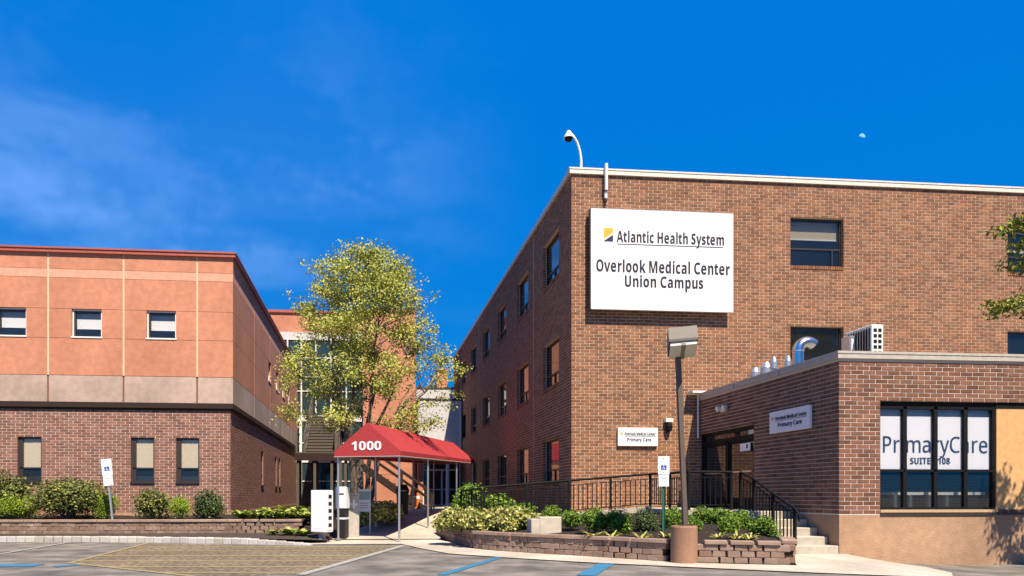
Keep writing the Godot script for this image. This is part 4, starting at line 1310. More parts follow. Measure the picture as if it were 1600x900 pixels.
func build_fittings():
	# lamp post
	var o := thing("lamp_post", Vector3(5.9, 0.03, -13.38), "brown shoebox lamp post on a tan concrete base in the planter wall", "lamp post")
	var s := st()
	lathe(s, [Vector2(0.0, -0.1), Vector2(0.245, -0.1), Vector2(0.24, 0.66), Vector2(0.225, 0.69), Vector2(0.0, 0.695)], Transform3D(), 24)
	obj("concrete_base", s, M.post_base, o)
	var tilt := Transform3D(Basis(Vector3.BACK, 0.044), Vector3(0.02, 0.69, 0))
	s = st()
	bx(s, Vector3(-0.13, 0, -0.13), Vector3(0.13, 0.02, 0.13), tilt)
	obj("base_plate", s, M.bronze, o)
	s = st()
	for i in 6:
		pass
	bx(s, Vector3(-0.042, 0.02, -0.042), Vector3(0.042, 3.25, 0.042), tilt)
	obj("pole", s, M.pole_paint, o)
	var top := tilt * Vector3(0, 3.24, 0)
	var ht := Transform3D(Basis(Vector3.UP, -0.35) * Basis(Vector3.RIGHT, -0.28) * Basis(Vector3.BACK, 0.05), top + Vector3(0, 0.0, 0.22))
	var head := holder("lamp_head", o, ht)
	s = st()
	var f := [Vector3(-0.23, 0.16, 0.28), Vector3(0.23, 0.16, 0.28), Vector3(0.23, 0.16, -0.24), Vector3(-0.23, 0.16, -0.24)]
	var g := [Vector3(-0.25, 0.0, 0.32), Vector3(0.25, 0.0, 0.32), Vector3(0.25, 0.0, -0.28), Vector3(-0.25, 0.0, -0.28)]
	bx(s, Vector3(-0.25, 0.06, -0.28), Vector3(0.25, 0.34, 0.3))
	obj("housing", s, M.lamp_housing, head)
	obj("lens_frame", bars(0.5, 0.6, 0.02, -0.05, 0.0).commit(), M.bronze, head).transform = Transform3D(Basis(Vector3.RIGHT, PI / 2), Vector3(-0.25, 0.05, -0.29))
	obj("lens", box(Vector3(-0.23, -0.02, -0.26), Vector3(0.23, 0.058, 0.28)), M.lens, head)
	obj("lens_bar", box(Vector3(-0.035, -0.03, -0.27), Vector3(0.035, 0.0585, 0.292)), M.lamp_housing, head)
	# gooseneck camera on the roof corner
	var p := on_front(908, 262, MZ - 0.2)
	o = thing("roof_camera", Vector3(p.x, 10.69, MZ - 0.2), "white dome camera on a curved pole at the brick roof corner", "camera")
	s = st()
	tube(s, [Vector3(0, 0, 0), Vector3(0.0, 0.35, 0), Vector3(-0.04, 0.62, 0), Vector3(-0.12, 0.86, 0), Vector3(-0.22, 1.02, 0), Vector3(-0.33, 1.12, 0)], [0.04, 0.036, 0.034, 0.034, 0.034, 0.04], 10)
	obj("pole", s, M.white_frame, o)
	obj("foot_plate", box(Vector3(-0.09, 0, -0.09), Vector3(0.09, 0.03, 0.09)), M.white_frame, o)
	s = st()
	lathe(s, [Vector2(0.0, 0.2), Vector2(0.06, 0.2), Vector2(0.08, 0.13), Vector2(0.135, 0.06), Vector2(0.145, 0), Vector2(0, 0)], Transform3D(Basis(), Vector3(-0.37, 0.97, 0)))
	var dome := obj("housing", s, M.white_frame, o)
	s = st()
	lathe(s, [Vector2(0.125, -0.001), Vector2(0.11, -0.05), Vector2(0.07, -0.09), Vector2(0.0, -0.105)], Transform3D(Basis(), Vector3(-0.37, 0.97, 0)))
	obj("dome", s, M.black_metal, dome)
	# overflow pipe
	p = on_front(945, 300, MZ)
	o = thing("overflow_pipe", Vector3(p.x, p.y, MZ), "short white overflow pipe hanging over the brick roof edge", "pipe")
	s = st()
	rod(s, Vector3(0, 0, 0.13), Vector3(0, 0.76, 0.13), 0.05, 10)
	obj("pipe", s, M.white_frame, o)
	s = st()
	rod(s, Vector3(0, -0.22, 0.08), Vector3(0, -0.03, 0.08), 0.045, 10)
	obj("outlet", s, M.white_frame, o)
	obj("bracket", box(Vector3(-0.07, 0.02, 0.0), Vector3(0.07, 0.06, 0.13)), M.bronze, o)
	s = st()
	rod(s, Vector3(0, -0.3, 0.07), Vector3(0, -0.2, 0.07), 0.05, 10)
	obj("cap", s, M.bronze, o)
	# wall lamp on the brick front
	p = on_front(1043, 660, MZ)
	o = thing("wall_lamp", p, "small white and black wall lamp on the brick wall over the ramp", "lamp")
	obj("cover", box(Vector3(-0.11, 0.0, 0), Vector3(0.11, 0.11, 0.16)), M.white_frame, o)
	s = st()
	lathe(s, [Vector2(0.0, 0), Vector2(0.075, -0.01), Vector2(0.1, -0.12), Vector2(0.07, -0.26), Vector2(0.0, -0.28)], Transform3D(Basis(), Vector3(0, -0.01, 0.11)), 12)
	obj("lamp_body", s, M.black_metal, o)
	# twin emergency light on the annex side
	p = on_side(1133, 640, AX)
	o = thing("emergency_light", p, "white twin emergency light on the annex wall above the doors", "lamp")
	obj("box", box(Vector3(-0.07, -0.06, -0.14), Vector3(0, 0.06, 0.14)), M.white_frame, o)
	for q in [-0.17, 0.17]:
		s = st()
		lathe(s, [Vector2(0.0, 0), Vector2(0.05, 0), Vector2(0.075, 0.11), Vector2(0, 0.115)], Transform3D(Basis(Vector3.BACK, 1.9), Vector3(-0.05, 0.06, q)), 12)
		obj("lamp", s, M.white_frame, o)
	# conduit in the corner
	p = on_side(1092, 655, AX)
	o = thing("corner_pipe", Vector3(AX - 0.07, 2.95, MZ + 0.1), "white pipe in the corner of the annex and brick front", "pipe")
	s = st()
	rod(s, Vector3(0, 0, 0), Vector3(0, 1.3, 0), 0.03, 8)
	obj("pipe", s, M.white_frame, o)
	obj("roof_flashing", box(Vector3(-0.3, 1.28, -0.05), Vector3(0.3, 1.34, 0.3)), M.white_frame, o)
	# things on the annex roof
	o = thing("duct_vent", Vector3(on_front(1247, 560, -19.8).x, 3.95, -19.8), "tall shiny bent metal duct on the annex roof", "duct")
	s = st()
	rod(s, Vector3(0, 0, 0), Vector3(0, 1.4, 0), 0.155, 18)
	obj("riser", s, M.duct, o)
	s = st()
	var pts := []
	var rad := []
	for k in 9:
		var a := deg_to_rad(180 - k * 17.0)
		pts.append(Vector3(0.27 + cos(a) * 0.27, 1.4 + sin(a) * 0.27, 0)); rad.append(0.16)
	tube(s, pts, rad, 18, false)
	obj("elbow", s, M.duct, o)
	for y in [0.7, 1.39]:
		s = st()
		rod(s, Vector3(0, y, 0), Vector3(0, y + 0.03, 0), 0.165, 18)
		obj("collar", s, M.steel, o)
	for q in [[1180, 0.88, 0.12, -19.6, "squat metal roof vent at the low end of the annex roof"], [1197, 0.95, 0.14, -19.2, "round metal roof vent with domed cap, widest on the annex roof"], [1209, 1.0, 0.08, -18.6, "slim metal roof vent between the domed vent and the duct"], [1231, 0.95, 0.08, -18.2, "slim metal roof vent right beside the shiny duct"]]:
		o = thing("roof_vent", Vector3(on_front(q[0], 560, q[3]).x, 3.95, q[3]), q[4], "vent")
		s = st()
		lathe(s, [Vector2(q[2] * 0.7, 0), Vector2(q[2] * 0.7, q[1] * 0.72)], Transform3D(), 14)
		obj("pipe", s, M.duct, o)
		s = st()
		lathe(s, [Vector2(q[2] * 1.1, q[1] * 0.68), Vector2(q[2] * 1.1, q[1] * 0.86), Vector2(q[2] * 0.7, q[1]), Vector2(0, q[1])], Transform3D(), 14)
		obj("cap", s, M.steel, o)
	# condenser
	o = thing("condenser", Vector3(on_front(1362, 547, -15.5).x, 4.32, -15.5), "white air conditioning condenser on the annex roof", "air conditioner")
	obj("housing", block(Vector3(0.28, 0.74, 0.9), 0.012), M.white_frame, o).position = Vector3(0.14, 0.42, -0.45)
	obj("coil", box(Vector3(-0.014, 0.12, -0.84), Vector3(-0.001, 0.72, -0.06)), M.black_metal, o)
	for k in 9: obj("fin", box(Vector3(-0.026, 0.12, -0.82 + k * 0.09), Vector3(-0.014, 0.72, -0.805 + k * 0.09)), M.steel, o)
	for i in 2:
		for j in 5: obj("grille_slot", box(Vector3(0.045 + i * 0.11, 0.12 + j * 0.125, -0.01), Vector3(0.125 + i * 0.11, 0.2 + j * 0.125, 0.003)), M.black_metal, o)
	for q in [-0.1, -0.8]: obj("foot", box(Vector3(0, -0.37, q - 0.05), Vector3(0.28, 0.05, q + 0.05)), M.steel, o)
	o = thing("meter_box", Vector3(on_front(1329, 547, -16.2).x, 4.3, -16.2), "small grey junction box on the annex roof beside the condenser", "box")
	obj("body", block(Vector3(0.26, 0.5, 0.3), 0.01), M.steel, o).position.y = 0.42
	for q in [-0.1, 0.1]: obj("leg", box(Vector3(q - 0.02, -0.35, -0.02), Vector3(q + 0.02, 0.18, 0.02)), M.steel, o)
	obj("hatch", box(Vector3(-0.09, 0.25, 0.15), Vector3(0.09, 0.6, 0.16)), M.white_frame, o)

func build_boxes():
	# news boxes, pillar, board beside the canopy
	var o := thing("news_box", Vector3(-1.24, 0.08, -19.98), "large white news box with lettered dark side beside the canopy post", "box")
	o.rotation.y = -0.5
	obj("cabinet", block(Vector3(0.46, 1.12, 0.40), 0.02), M.sign_white, o).position = Vector3(0, 0.78, 0)
	obj("side_panel", box(Vector3(0.229, 0.28, -0.17), Vector3(0.238, 1.28, 0.17)), M.film, o)
	obj("window", box(Vector3(-0.16, 0.32, 0.199), Vector3(0.16, 0.6, 0.204)), M.film, o)
	var tb := Basis(Vector3(0, 0, -1), Vector3.UP, Vector3.RIGHT)
	for k in 5: obj("print", box(Vector3(0.2381, 0.36 + k * 0.19, -0.1), Vector3(0.241, 0.46 + k * 0.19, 0.06)), M.ink, o)
	var s := st()
	lathe(s, [Vector2(0.16, 0.0), Vector2(0.1, 0.06), Vector2(0.09, 0.16), Vector2(0.15, 0.23)], Transform3D(), 8)
	obj("pedestal", s, M.trim_grey, o)
	o = thing("drop_box", Vector3(-0.72, 0.1, -20.75), "narrow white topped drop box with black lower half behind the news box", "box")
	o.rotation.y = -0.3
	obj("upper", block(Vector3(0.30, 0.60, 0.34), 0.015), M.sign_white, o).position.y = 1.12
	obj("lower", block(Vector3(0.26, 0.80, 0.30), 0.015), M.plastic_black, o).position.y = 0.41
	obj("slot", box(Vector3(-0.1, 1.2, 0.169), Vector3(0.1, 1.24, 0.174)), M.plastic_black, o)
	obj("band", box(Vector3(-0.135, 0.52, -0.155), Vector3(0.135, 0.57, 0.155)), M.film, o)
	o = thing("stone_pillar", Vector3(-0.42, 0.1, -21.2), "grey stone pillar with pale cap beside the walkway", "pillar")
	obj("shaft", block(Vector3(0.30, 1.2, 0.30), 0.012, 0.003), M.coping_grey, o).position.y = 0.58
	obj("cap", block(Vector3(0.36, 0.07, 0.36), 0.012, 0.002), M.concrete, o).position.y = 1.22
	obj("plaque", box(Vector3(-0.11, 0.9, 0.149), Vector3(0.11, 0.96, 0.156)), M.film, o)
	obj("plaque", box(Vector3(-0.03, 0.82, 0.1565), Vector3(0.03, 1.06, 0.159)), M.film, o)
	o = thing("notice_board", Vector3(-0.12, 0.2, -21.9), "white framed notice board with pale green picture in the walkway bed", "sign")
	obj("frame", bars(0.36, 0.66, 0.025, -0.02, 0.02).commit(), M.white_frame, o).position = Vector3(-0.18, 0.6, 0)
	obj("panel", box(Vector3(-0.155, 0.625, -0.01), Vector3(0.155, 1.235, 0.0)), M.film, o)
	obj("picture", box(Vector3(-0.15, 0.95, 0.0005), Vector3(0.15, 1.2, 0.004)), M.picture, o)
	for k in 3: obj("print_line", box(Vector3(-0.14, 0.70 + 0.07 * k, 0.0005), Vector3(0.12, 0.725 + 0.07 * k, 0.004)), M.trim_grey, o)
	for x in [-0.16, 0.16]: obj("leg", box(Vector3(x - 0.015, -0.1, -0.015), Vector3(x + 0.015, 0.61, 0.015)), M.white_frame, o)
	o = thing("litter_bin", at_depth(629, 806, 27.5), "black litter bin on the walkway under the canopy", "bin")
	o.position.y = rise(o.position) + 0.05
	s = st()
	lathe(s, [Vector2(0, 0), Vector2(0.2, 0), Vector2(0.23, 0.8), Vector2(0.25, 0.82), Vector2(0.25, 0.88), Vector2(0.16, 1.08), Vector2(0, 1.1)], Transform3D(), 14)
	obj("body", s, M.plastic_black, o)
	obj("lid_band", box(Vector3(-0.12, 0.84, 0.2), Vector3(0.12, 0.87, 0.297)), M.film, o)
	o = thing("marker_post", at_depth(653, 790, 33.0), "slim orange marker post in the bed beyond the litter bin", "post")
	o.position.y = rise(o.position) + 0.05
	s = st()
	lathe(s, [Vector2(0.16, 0), Vector2(0.16, 0.05), Vector2(0.09, 0.08), Vector2(0.07, 0.7), Vector2(0, 0.72)], Transform3D(), 12)
	obj("body", s, M.orange, o)
	s = st()
	lathe(s, [Vector2(0.086, 0.45), Vector2(0.082, 0.58)], Transform3D(), 12)
	obj("band", s, M.film, o)
	o = thing("wooden_stake", at_depth(673, 800, 28.5), "pale wooden stake leaning by the canopy post", "stake")
	o.position.y = rise(o.position) + 0.05
	o.rotation.z = -0.09
	obj("plank", block(Vector3(0.09, 0.72, 0.03), 0.006, 0.002), M.wood_new, o).position.y = 0.34
	# boulder in the left strip
	o = thing("boulder", on_level(487, 818, 0.35), "brownish boulder at the end of the low block wall", "boulder")
	s = st()
	var q := RandomNumberGenerator.new()
	q.seed = 77
	var bm := SphereMesh.new()
	bm.radius = 0.34; bm.height = 0.62; bm.radial_segments = 14; bm.rings = 8
	var md := MeshDataTool.new()
	var am := ArrayMesh.new()
	am.add_surface_from_arrays(Mesh.PRIMITIVE_TRIANGLES, bm.get_mesh_arrays())
	md.create_from_surface(am, 0)
	var fn := FastNoiseLite.new()
	fn.seed = 4
	fn.frequency = 2.2
	for i in md.get_vertex_count():
		var v := md.get_vertex(i)
		md.set_vertex(i, v * (1.0 + 0.45 * fn.get_noise_3dv(v)))
	am = ArrayMesh.new()
	md.commit_to_surface(am)
	s = SurfaceTool.new()
	s.create_from(am, 0)
	s.generate_normals()
	obj("stone", s, M.boulder, o)
	# moon
	var mp := at_depth(1347, 214, 3000.0)
	o = thing("moon", mp, "pale half moon high in the blue sky", "moon")
	s = st()
	var rm := 14.0
	for i in 8:
		for k in 16:
			var pp := []
			for e in [[i, k], [i, k + 1], [i + 1, k + 1], [i + 1, k]]:
				var el: float = PI / 2 * (0.0 + e[0] / 8.0)
				var az: float = PI * e[1] / 16.0
				var xx: float = cos(az) * cos(el)
				pp.append(Vector3(xx, (sin(az) * cos(el)) * (1.0 if e[0] < 9 else 0.0), sin(el) * 0.35) * rm - Vector3(0, (1 - xx * xx) * rm * 0.28 * sin(el), 0))
			quad(s, pp[0], pp[1], pp[2], pp[3])
	var mo := obj("lit_side", s, M.moon, o)
	mo.rotation = Vector3(0, 0, -0.15)

# ---------------------------------------------------------------- plants
func limb(s: SurfaceTool, q: RandomNumberGenerator, a: Vector3, b: Vector3, r0: float, r1: float, bow: float, n := 6):
	var pts := []
	var rad := []
	var side := Vector3(q.randfn(), q.randfn() * 0.4, q.randfn()) * bow
	for k in n + 1:
		var t := float(k) / n
		var wob := Vector3(q.randfn(), q.randfn(), q.randfn()) * 0.018 * (1.0 if k > 0 and k < n else 0.0)
		pts.append(a.lerp(b, t) + side * sin(PI * t) + wob + Vector3.UP * 0.18 * a.distance_to(b) * (sin(PI * t * 0.5) - t) * 0.8)
		rad.append(lerp(r0, r1, t))
	tube(s, pts, rad, 7, false)
	return pts
func build_birch():
	var q := RandomNumberGenerator.new()
	q.seed = 31
	var base := Vector3(-0.42, 0.42, -25.2)
	var o := thing("courtyard_tree", base, "leafy many stemmed tree with light green crown behind the red canopy", "tree")
	var wood := st()
	var thin := st()
	var clumps := []
	var stems_ := []
	var tops := [Vector3(-1.0, 6.6, 0.3), Vector3(0.1, 8.0, -0.2), Vector3(0.9, 7.4, 0.4), Vector3(1.7, 5.6, -0.3), Vector3(-1.5, 5.0, -0.5), Vector3(0.4, 6.4, -0.9), Vector3(2.3, 4.3, 0.4)]
	for i in tops.size():
		var foot := Vector3(q.randf_range(-0.16, 0.3), -0.2, q.randf_range(-0.15, 0.15))
		var knee: Vector3 = Vector3(foot.x * 1.5 + tops[i].x * 0.13, 2.2, tops[i].z * 0.15)
		var p: Array = limb(wood, q, foot, knee, 0.10, 0.075, 0.05, 5)
		var p2: Array = limb(wood, q, knee, tops[i], 0.075, 0.014, 0.16, 9)
		stems_.append(p2)
	# leaf clumps spread through the crown, each carried by a twig from the nearest stem
	var n := 0
	while n < 250:
		var t := q.randf()
		var y := lerpf(3.1, 9.0, pow(t, 0.95))
		var e := (y - 5.4) / 3.8
		var rr := 2.6 * sqrt(maxf(0.03, 1.0 - e * e)) * (1.12 if y < 5.6 else 0.98)
		var a := q.randf() * TAU
		var r := rr * pow(q.randf(), 0.45)
		var c := Vector3(0.25 + cos(a) * r, y, sin(a) * r * 0.9)
		if y < 4.3 and q.randf() < 0.45: continue
		n += 1
		var best := Vector3.ZERO
		var bd := 1e9
		for pl in stems_:
			for k in range(2, pl.size()):
				var v: Vector3 = pl[k]
				var d := v.distance_to(c) + (1.2 if v.y > c.y - 0.2 else 0.0)
				if d < bd: bd = d; best = v
		limb(thin, q, best, c, 0.022, 0.005, 0.06, 5)
		var sz := q.randf_range(0.34, 0.56)
		clumps.append([c, Vector3(sz * 1.15, sz * 0.85, sz * 1.15)])
		if q.randf() < 0.75:
			var f := c + Vector3(q.randf_range(-0.55, 0.55) + signf(c.x) * 0.18, q.randf_range(-0.4, 0.3), q.randf_range(-0.55, 0.55))
			limb(thin, q, c, f, 0.008, 0.003, 0.03, 3)
			clumps.append([f, Vector3.ONE * q.randf_range(0.16, 0.3)])
	# long thin boughs reaching out to the right
	for c in [Vector3(2.7, 4.6, 0.5), Vector3(3.1, 3.9, 0.2), Vector3(3.3, 4.9, -0.2), Vector3(2.9, 5.4, 0.1), Vector3(3.5, 4.3, 0.3), Vector3(2.5, 3.9, 0.6), Vector3(3.1, 5.8, 0.3), Vector3(2.6, 5.0, -0.4), Vector3(2.9, 4.2, -0.5), Vector3(3.6, 5.2, 0.2)]:
		limb(thin, q, Vector3(1.3, 3.6, 0.1), c, 0.02, 0.004, 0.08, 6)
		clumps.append([c, Vector3(0.42, 0.22, 0.36)])
	obj("trunk", wood, M.bark, o)
	obj("branches", thin, M.twig, o)
	obj("crown", leaf_cloud(clumps, 43000, 0.088, [Color(0.34, 0.38, 0.075), Color(0.40, 0.41, 0.08), Color(0.30, 0.35, 0.07), Color(0.46, 0.42, 0.10)], 0.18, 8, 0.35, 0.6, 0.75), M.leaf_birch, o)
func build_street_tree():
	var q := RandomNumberGenerator.new()
	q.seed = 12
	var base := Vector3(18.6, -0.2, -11.6)
	var o := thing("street_tree", base, "broad leafed tree reaching over the annex roof, its trunk beyond the annex", "tree")
	var wood := st()
	var clumps := []
	var fork := Vector3(0, 3.0, 0)
	limb(wood, q, Vector3(0, -0.3, 0), fork, 0.24, 0.17, 0.05, 6)
	var spots := [at_depth(1588, 350, 16.6), at_depth(1615, 335, 16.4), at_depth(1600, 385, 16.8), at_depth(1570, 362, 16.6), at_depth(1580, 478, 16.6), at_depth(1605, 465, 16.8), at_depth(1560, 482, 16.7), at_depth(1622, 488, 16.4), at_depth(1590, 412, 16.9), at_depth(1640, 400, 16.6), at_depth(1650, 360, 16.6)]
	for k in 46:
		var d := Vector3(q.randfn(), q.randfn() * 0.8, q.randfn()).normalized() * pow(q.randf(), 0.4)
		spots.append(base + Vector3(0.2, 6.6, 0.4) + d * Vector3(3.1, 2.7, 3.2))
	# boughs hanging over the lot in front of the annex
	var bough_tips := []
	for k in 17:
		var t := q.randf_range(2.2, 3.6)
		var hit := Vector3(q.randf_range(13.25, 14.5), q.randf_range(-0.1, 2.7), AZ)
		if k < 9: hit = Vector3(q.randf_range(13.2, 14.2), q.randf_range(-0.2, 1.5), AZ)
		bough_tips.append(hit + Vector3(0.27, 1.5, 1.0) * t)
	for c in bough_tips: spots.append(c)
	for w in spots:
		var c: Vector3 = w - base
		if column_of(w) < 1615 and w.z > -15.0: continue
		limb(wood, q, fork + Vector3(0, q.randf_range(-0.3, 1.8), 0), c, 0.045, 0.008, 0.22, 7)
		var sz := q.randf_range(0.36, 0.6) if c.x > -2.6 else q.randf_range(0.24, 0.36)
		clumps.append([c, Vector3(sz * 1.25, sz * 0.7, sz * 1.2)])
	obj("trunk", wood, M.bark, o)
	obj("crown", leaf_cloud(clumps, 22000, 0.12, [Color(0.16, 0.20, 0.03), Color(0.22, 0.24, 0.035), Color(0.10, 0.14, 0.025), Color(0.26, 0.24, 0.04)], 0.25, 18, 0.2, 0.62, 0.6), M.leaf_birch, o)
func plant(called: String, at: Vector3, meshes: Array, mats: Array, parts: Array, size: Vector3, turn: float, label: String, cat: String, group: String):
	var o := thing(called, at, label, cat, group)
	o.rotation.y = turn
	for i in meshes.size():
		var p := obj(parts[i], meshes[i], mats[i], o)
		p.scale = size
func build_plants():
	var dark := [Color(0.055, 0.085, 0.03), Color(0.085, 0.12, 0.04), Color(0.12, 0.15, 0.05), Color(0.035, 0.06, 0.02)]
	var lime := [Color(0.26, 0.34, 0.03), Color(0.32, 0.38, 0.04), Color(0.18, 0.27, 0.03), Color(0.10, 0.17, 0.02)]
	var olive := [Color(0.11, 0.13, 0.035), Color(0.17, 0.18, 0.05), Color(0.24, 0.25, 0.06), Color(0.06, 0.08, 0.02)]
	var cream := [Color(0.38, 0.36, 0.10), Color(0.30, 0.30, 0.08), Color(0.46, 0.42, 0.16), Color(0.15, 0.18, 0.04)]
	var fresh := [Color(0.10, 0.19, 0.02), Color(0.15, 0.25, 0.025), Color(0.22, 0.31, 0.035), Color(0.05, 0.10, 0.015)]
	var big := leaf_cloud(bush_clumps(1, 40, 1.0, 1.0), 9500, 0.042, olive, 0.3, 41, 0.0, 0.6, 0.35)
	var md := [leaf_cloud(bush_clumps(2, 26, 1.0, 1.0), 3800, 0.07, olive, 0.3, 42, 0.0, 0.6, 0.45), leaf_cloud(bush_clumps(3, 26, 1.0, 1.0), 3800, 0.07, dark, 0.3, 43, 0.0, 0.6, 0.45)]
	var lm := [leaf_cloud(bush_clumps(4, 24, 1.0, 1.0), 4200, 0.065, lime, 0.25, 44, 0.0, 0.5, 0.4), leaf_cloud(bush_clumps(5, 24, 1.0, 1.0), 4200, 0.065, lime, 0.25, 45, 0.0, 0.5, 0.4)]
	var fr := [leaf_cloud(bush_clumps(6, 22, 1.0, 1.0), 2900, 0.095, fresh, 0.25, 46, 0.0, 0.55, 0.5), leaf_cloud(bush_clumps(7, 22, 1.0, 1.0), 2900, 0.095, fresh, 0.25, 47, 0.0, 0.55, 0.5)]
	var cr := [leaf_cloud(bush_clumps(8, 18, 1.0, 1.0), 1700, 0.13, cream, 0.25, 48, 0.0, 0.6, 0.6), leaf_cloud(bush_clumps(9, 18, 1.0, 1.0), 1700, 0.13, cream, 0.25, 49, 0.0, 0.6, 0.6)]
	var tw := stems(3, 1.0, 1.0).commit()
	# px, base row, width px, height px, kind, world z, bed height
	var left := [
		[106, 120, 72, "olive", -23.15, 0.56, "broad olive green bush, largest in front of the pink brick wall", big],
		[2, 92, 80, "olive", -23.9, 0.6, "tall dark bush beside a brick wall window, behind a round lime bush", md[0]],
		[16, 46, 40, "lime", -22.9, 0.55, "round lime green bush at the foot of the tall dark bush", lm[0]],
		[49, 26, 36, "lime", -23.5, 0.58, "narrow lime green bush squeezed beside the broad olive bush", lm[1]],
		[166, 40, 42, "lime", -22.95, 0.55, "round lime green bush behind the leaning parking sign", lm[1]],
		[239, 60, 52, "olive", -23.1, 0.56, "round dark bush with yellowish top under the paired windows", md[0]],
		[282, 38, 38, "lime", -22.95, 0.55, "low lime green bush between two dark round bushes", lm[0]],
		[327, 54, 48, "dark", -23.1, 0.56, "round dark green bush near the brick corner", md[1]],
	]
	for e in left:
		var p := on_front(e[0], 773, e[4])
		p.y = e[5]
		var k := depth_of(p) / F
		var m = M.leaf_lime if e[3] == "lime" else M.leaf_dark
		plant("bush", p, [e[7], tw], [m, M.twig], ["foliage", "stems"], Vector3(e[1] * k * 1.04, e[2] * k * 1.1, e[1] * k * 0.95), rng.randf() * TAU, e[6], "bush", "bushes in the bed of the orange building")
	# blade-leaved plants
	var hosta := []
	var pal := [Color(0.22, 0.30, 0.05), Color(0.30, 0.34, 0.07), Color(0.13, 0.20, 0.03), Color(0.36, 0.38, 0.10)]
	for i in 3: hosta.append(blades(60 + i, 54, 0.46, 0.15, pal))
	for e in [[378, -23.2, 0.6, 1.0], [398, -23.6, 0.6, 1.1], [420, -23.9, 0.6, 1.1], [443, -24.2, 0.6, 1.15], [465, -24.6, 0.6, 1.2], [486, -25.0, 0.6, 1.2], [405, -22.9, 0.58, 0.9], [437, -23.2, 0.58, 1.0], [458, -23.4, 0.58, 0.95], [480, -23.6, 0.55, 1.0], [500, -24.2, 0.5, 1.1], [420, -25.6, 0.62, 1.2], [450, -26.5, 0.62, 1.25], [476, -27.2, 0.62, 1.3]]:
		var p := on_front(e[0], 773, e[1]); p.y = e[2] - 0.05
		plant("hosta", p, [hosta[rng.randi() % 3]], [M.leaf_lime], ["leaves"], Vector3.ONE * e[3], rng.randf() * TAU, "light green broad leaved plant in the bed beside the brick corner", "plant", "broad leaved plants beside the brick corner")
	for e in [[427, -21.0, 0.17, 0.6], [452, -20.85, 0.16, 0.85], [474, -20.6, 0.15, 0.75]]:
		var p := on_front(e[0], 773, e[1]); p.y = e[2]
		plant("hosta", p, [hosta[rng.randi() % 3]], [M.leaf_lime], ["leaves"], Vector3.ONE * e[3], rng.randf() * TAU, "small green plant in the soil strip between block wall and kerb", "plant", "plants in the soil strip")
	for e in [[578, -22.6, 0.45], [592, -23.4, 0.48], [604, -24.0, 0.5], [585, -24.4, 0.5], [612, -25.2, 0.5]]:
		var p := on_front(e[0], 773, e[1]); p.y = e[2] - 0.08
		plant("walkway_plant", p, [cr[rng.randi() % 2], tw], [M.leaf_lime, M.twig], ["foliage", "stems"], Vector3(0.95, 0.75, 0.95), rng.randf() * TAU, "yellow green shrub along the canopy walkway near the notice board", "shrub", "shrubs along the canopy walkway")
	# right-hand bed
	for e in [[702, -18.6], [722, -18.1], [745, -17.6], [767, -17.9], [790, -17.3], [812, -17.6], [735, -19.0], [778, -18.8], [804, -18.9], [826, -18.5]]:
		var p := on_front(e[0], 773, e[1]); p.y = 0.37
		var w := rng.randf_range(0.62, 0.85)
		plant("variegated_shrub", p, [cr[rng.randi() % 2], tw], [M.leaf_lime, M.twig], ["foliage", "stems"], Vector3(w, rng.randf_range(0.58, 0.74), w), rng.randf() * TAU, "low cream and green shrub behind the curved block wall", "shrub", "cream and green shrubs behind the curved wall")
	for e in [[732, -23.4, 1.3, 1.35, "tall fresh green shrub beside the far canopy posts"], [783, -22.2, 1.35, 0.95, "wide fresh green shrub in front of the dark brick side wall"], [818, -21.6, 0.8, 0.7, "low fresh green shrub at the foot of the ramp"]]:
		var p := on_front(e[0], 773, e[1]); p.y = 0.48
		plant("green_shrub", p, [fr[rng.randi() % 2], tw], [M.leaf_lime, M.twig], ["foliage", "stems"], Vector3(e[2], e[3], e[2]), rng.randf() * TAU, e[4], "shrub", "")
	var names := {862: "round green shrub behind the low concrete block", 893: "low round green shrub right beside the low concrete block", 931: "round green shrub second from the concrete block, before the ramp", 967: "round green shrub third from the concrete block, before the ramp", 1010: "dark green round shrub beside the green sign post", 1053: "round green shrub between the green sign post and the lamp post", 1080: "small green shrub touching the lamp post base", 1096: "round green shrub behind the lamp post, before the landing", 1124: "round green shrub before the annex doors, second beyond the lamp post", 1140: "low green shrub behind the short straight block wall", 1157: "round green shrub before the foot of the landing railing", 1190: "wide green shrub beside the stair railing"}
	for e in [[862, -19.1, 0.45, 0.5], [893, -16.6, 0.52, 0.44], [931, -15.7, 0.54, 0.55], [967, -15.6, 0.56, 0.55], [1010, -15.6, 0.52, 0.55], [1053, -15.9, 0.48, 0.55], [1096, -16.2, 0.55, 0.55], [1124, -15.7, 0.55, 0.55], [1157, -15.2, 0.55, 0.53], [1190, -14.5, 0.6, 0.48], [1080, -15.2, 0.42, 0.42], [1140, -14.7, 0.48, 0.46]]:
		var p := on_front(e[0], 773, e[1]); p.y = 0.40 + 0.055 * clampf(-14.2 - e[1], 0, 3)
		var dk: bool = e[0] == 1010
		plant("round_shrub", p, [md[1] if dk else fr[rng.randi() % 2], tw], [M.leaf_dark if dk else M.leaf_lime, M.twig], ["foliage", "stems"], Vector3(e[2] * 1.1, e[3] * 1.1, e[2] * 1.1), rng.randf() * TAU, names[e[0]], "shrub", "round shrubs before the ramp")
	var straw := []
	for i in 2: straw.append(blades(80 + i, 34, 0.34, 0.035, [Color(0.45, 0.42, 0.12), Color(0.34, 0.36, 0.08), Color(0.55, 0.50, 0.20)]))
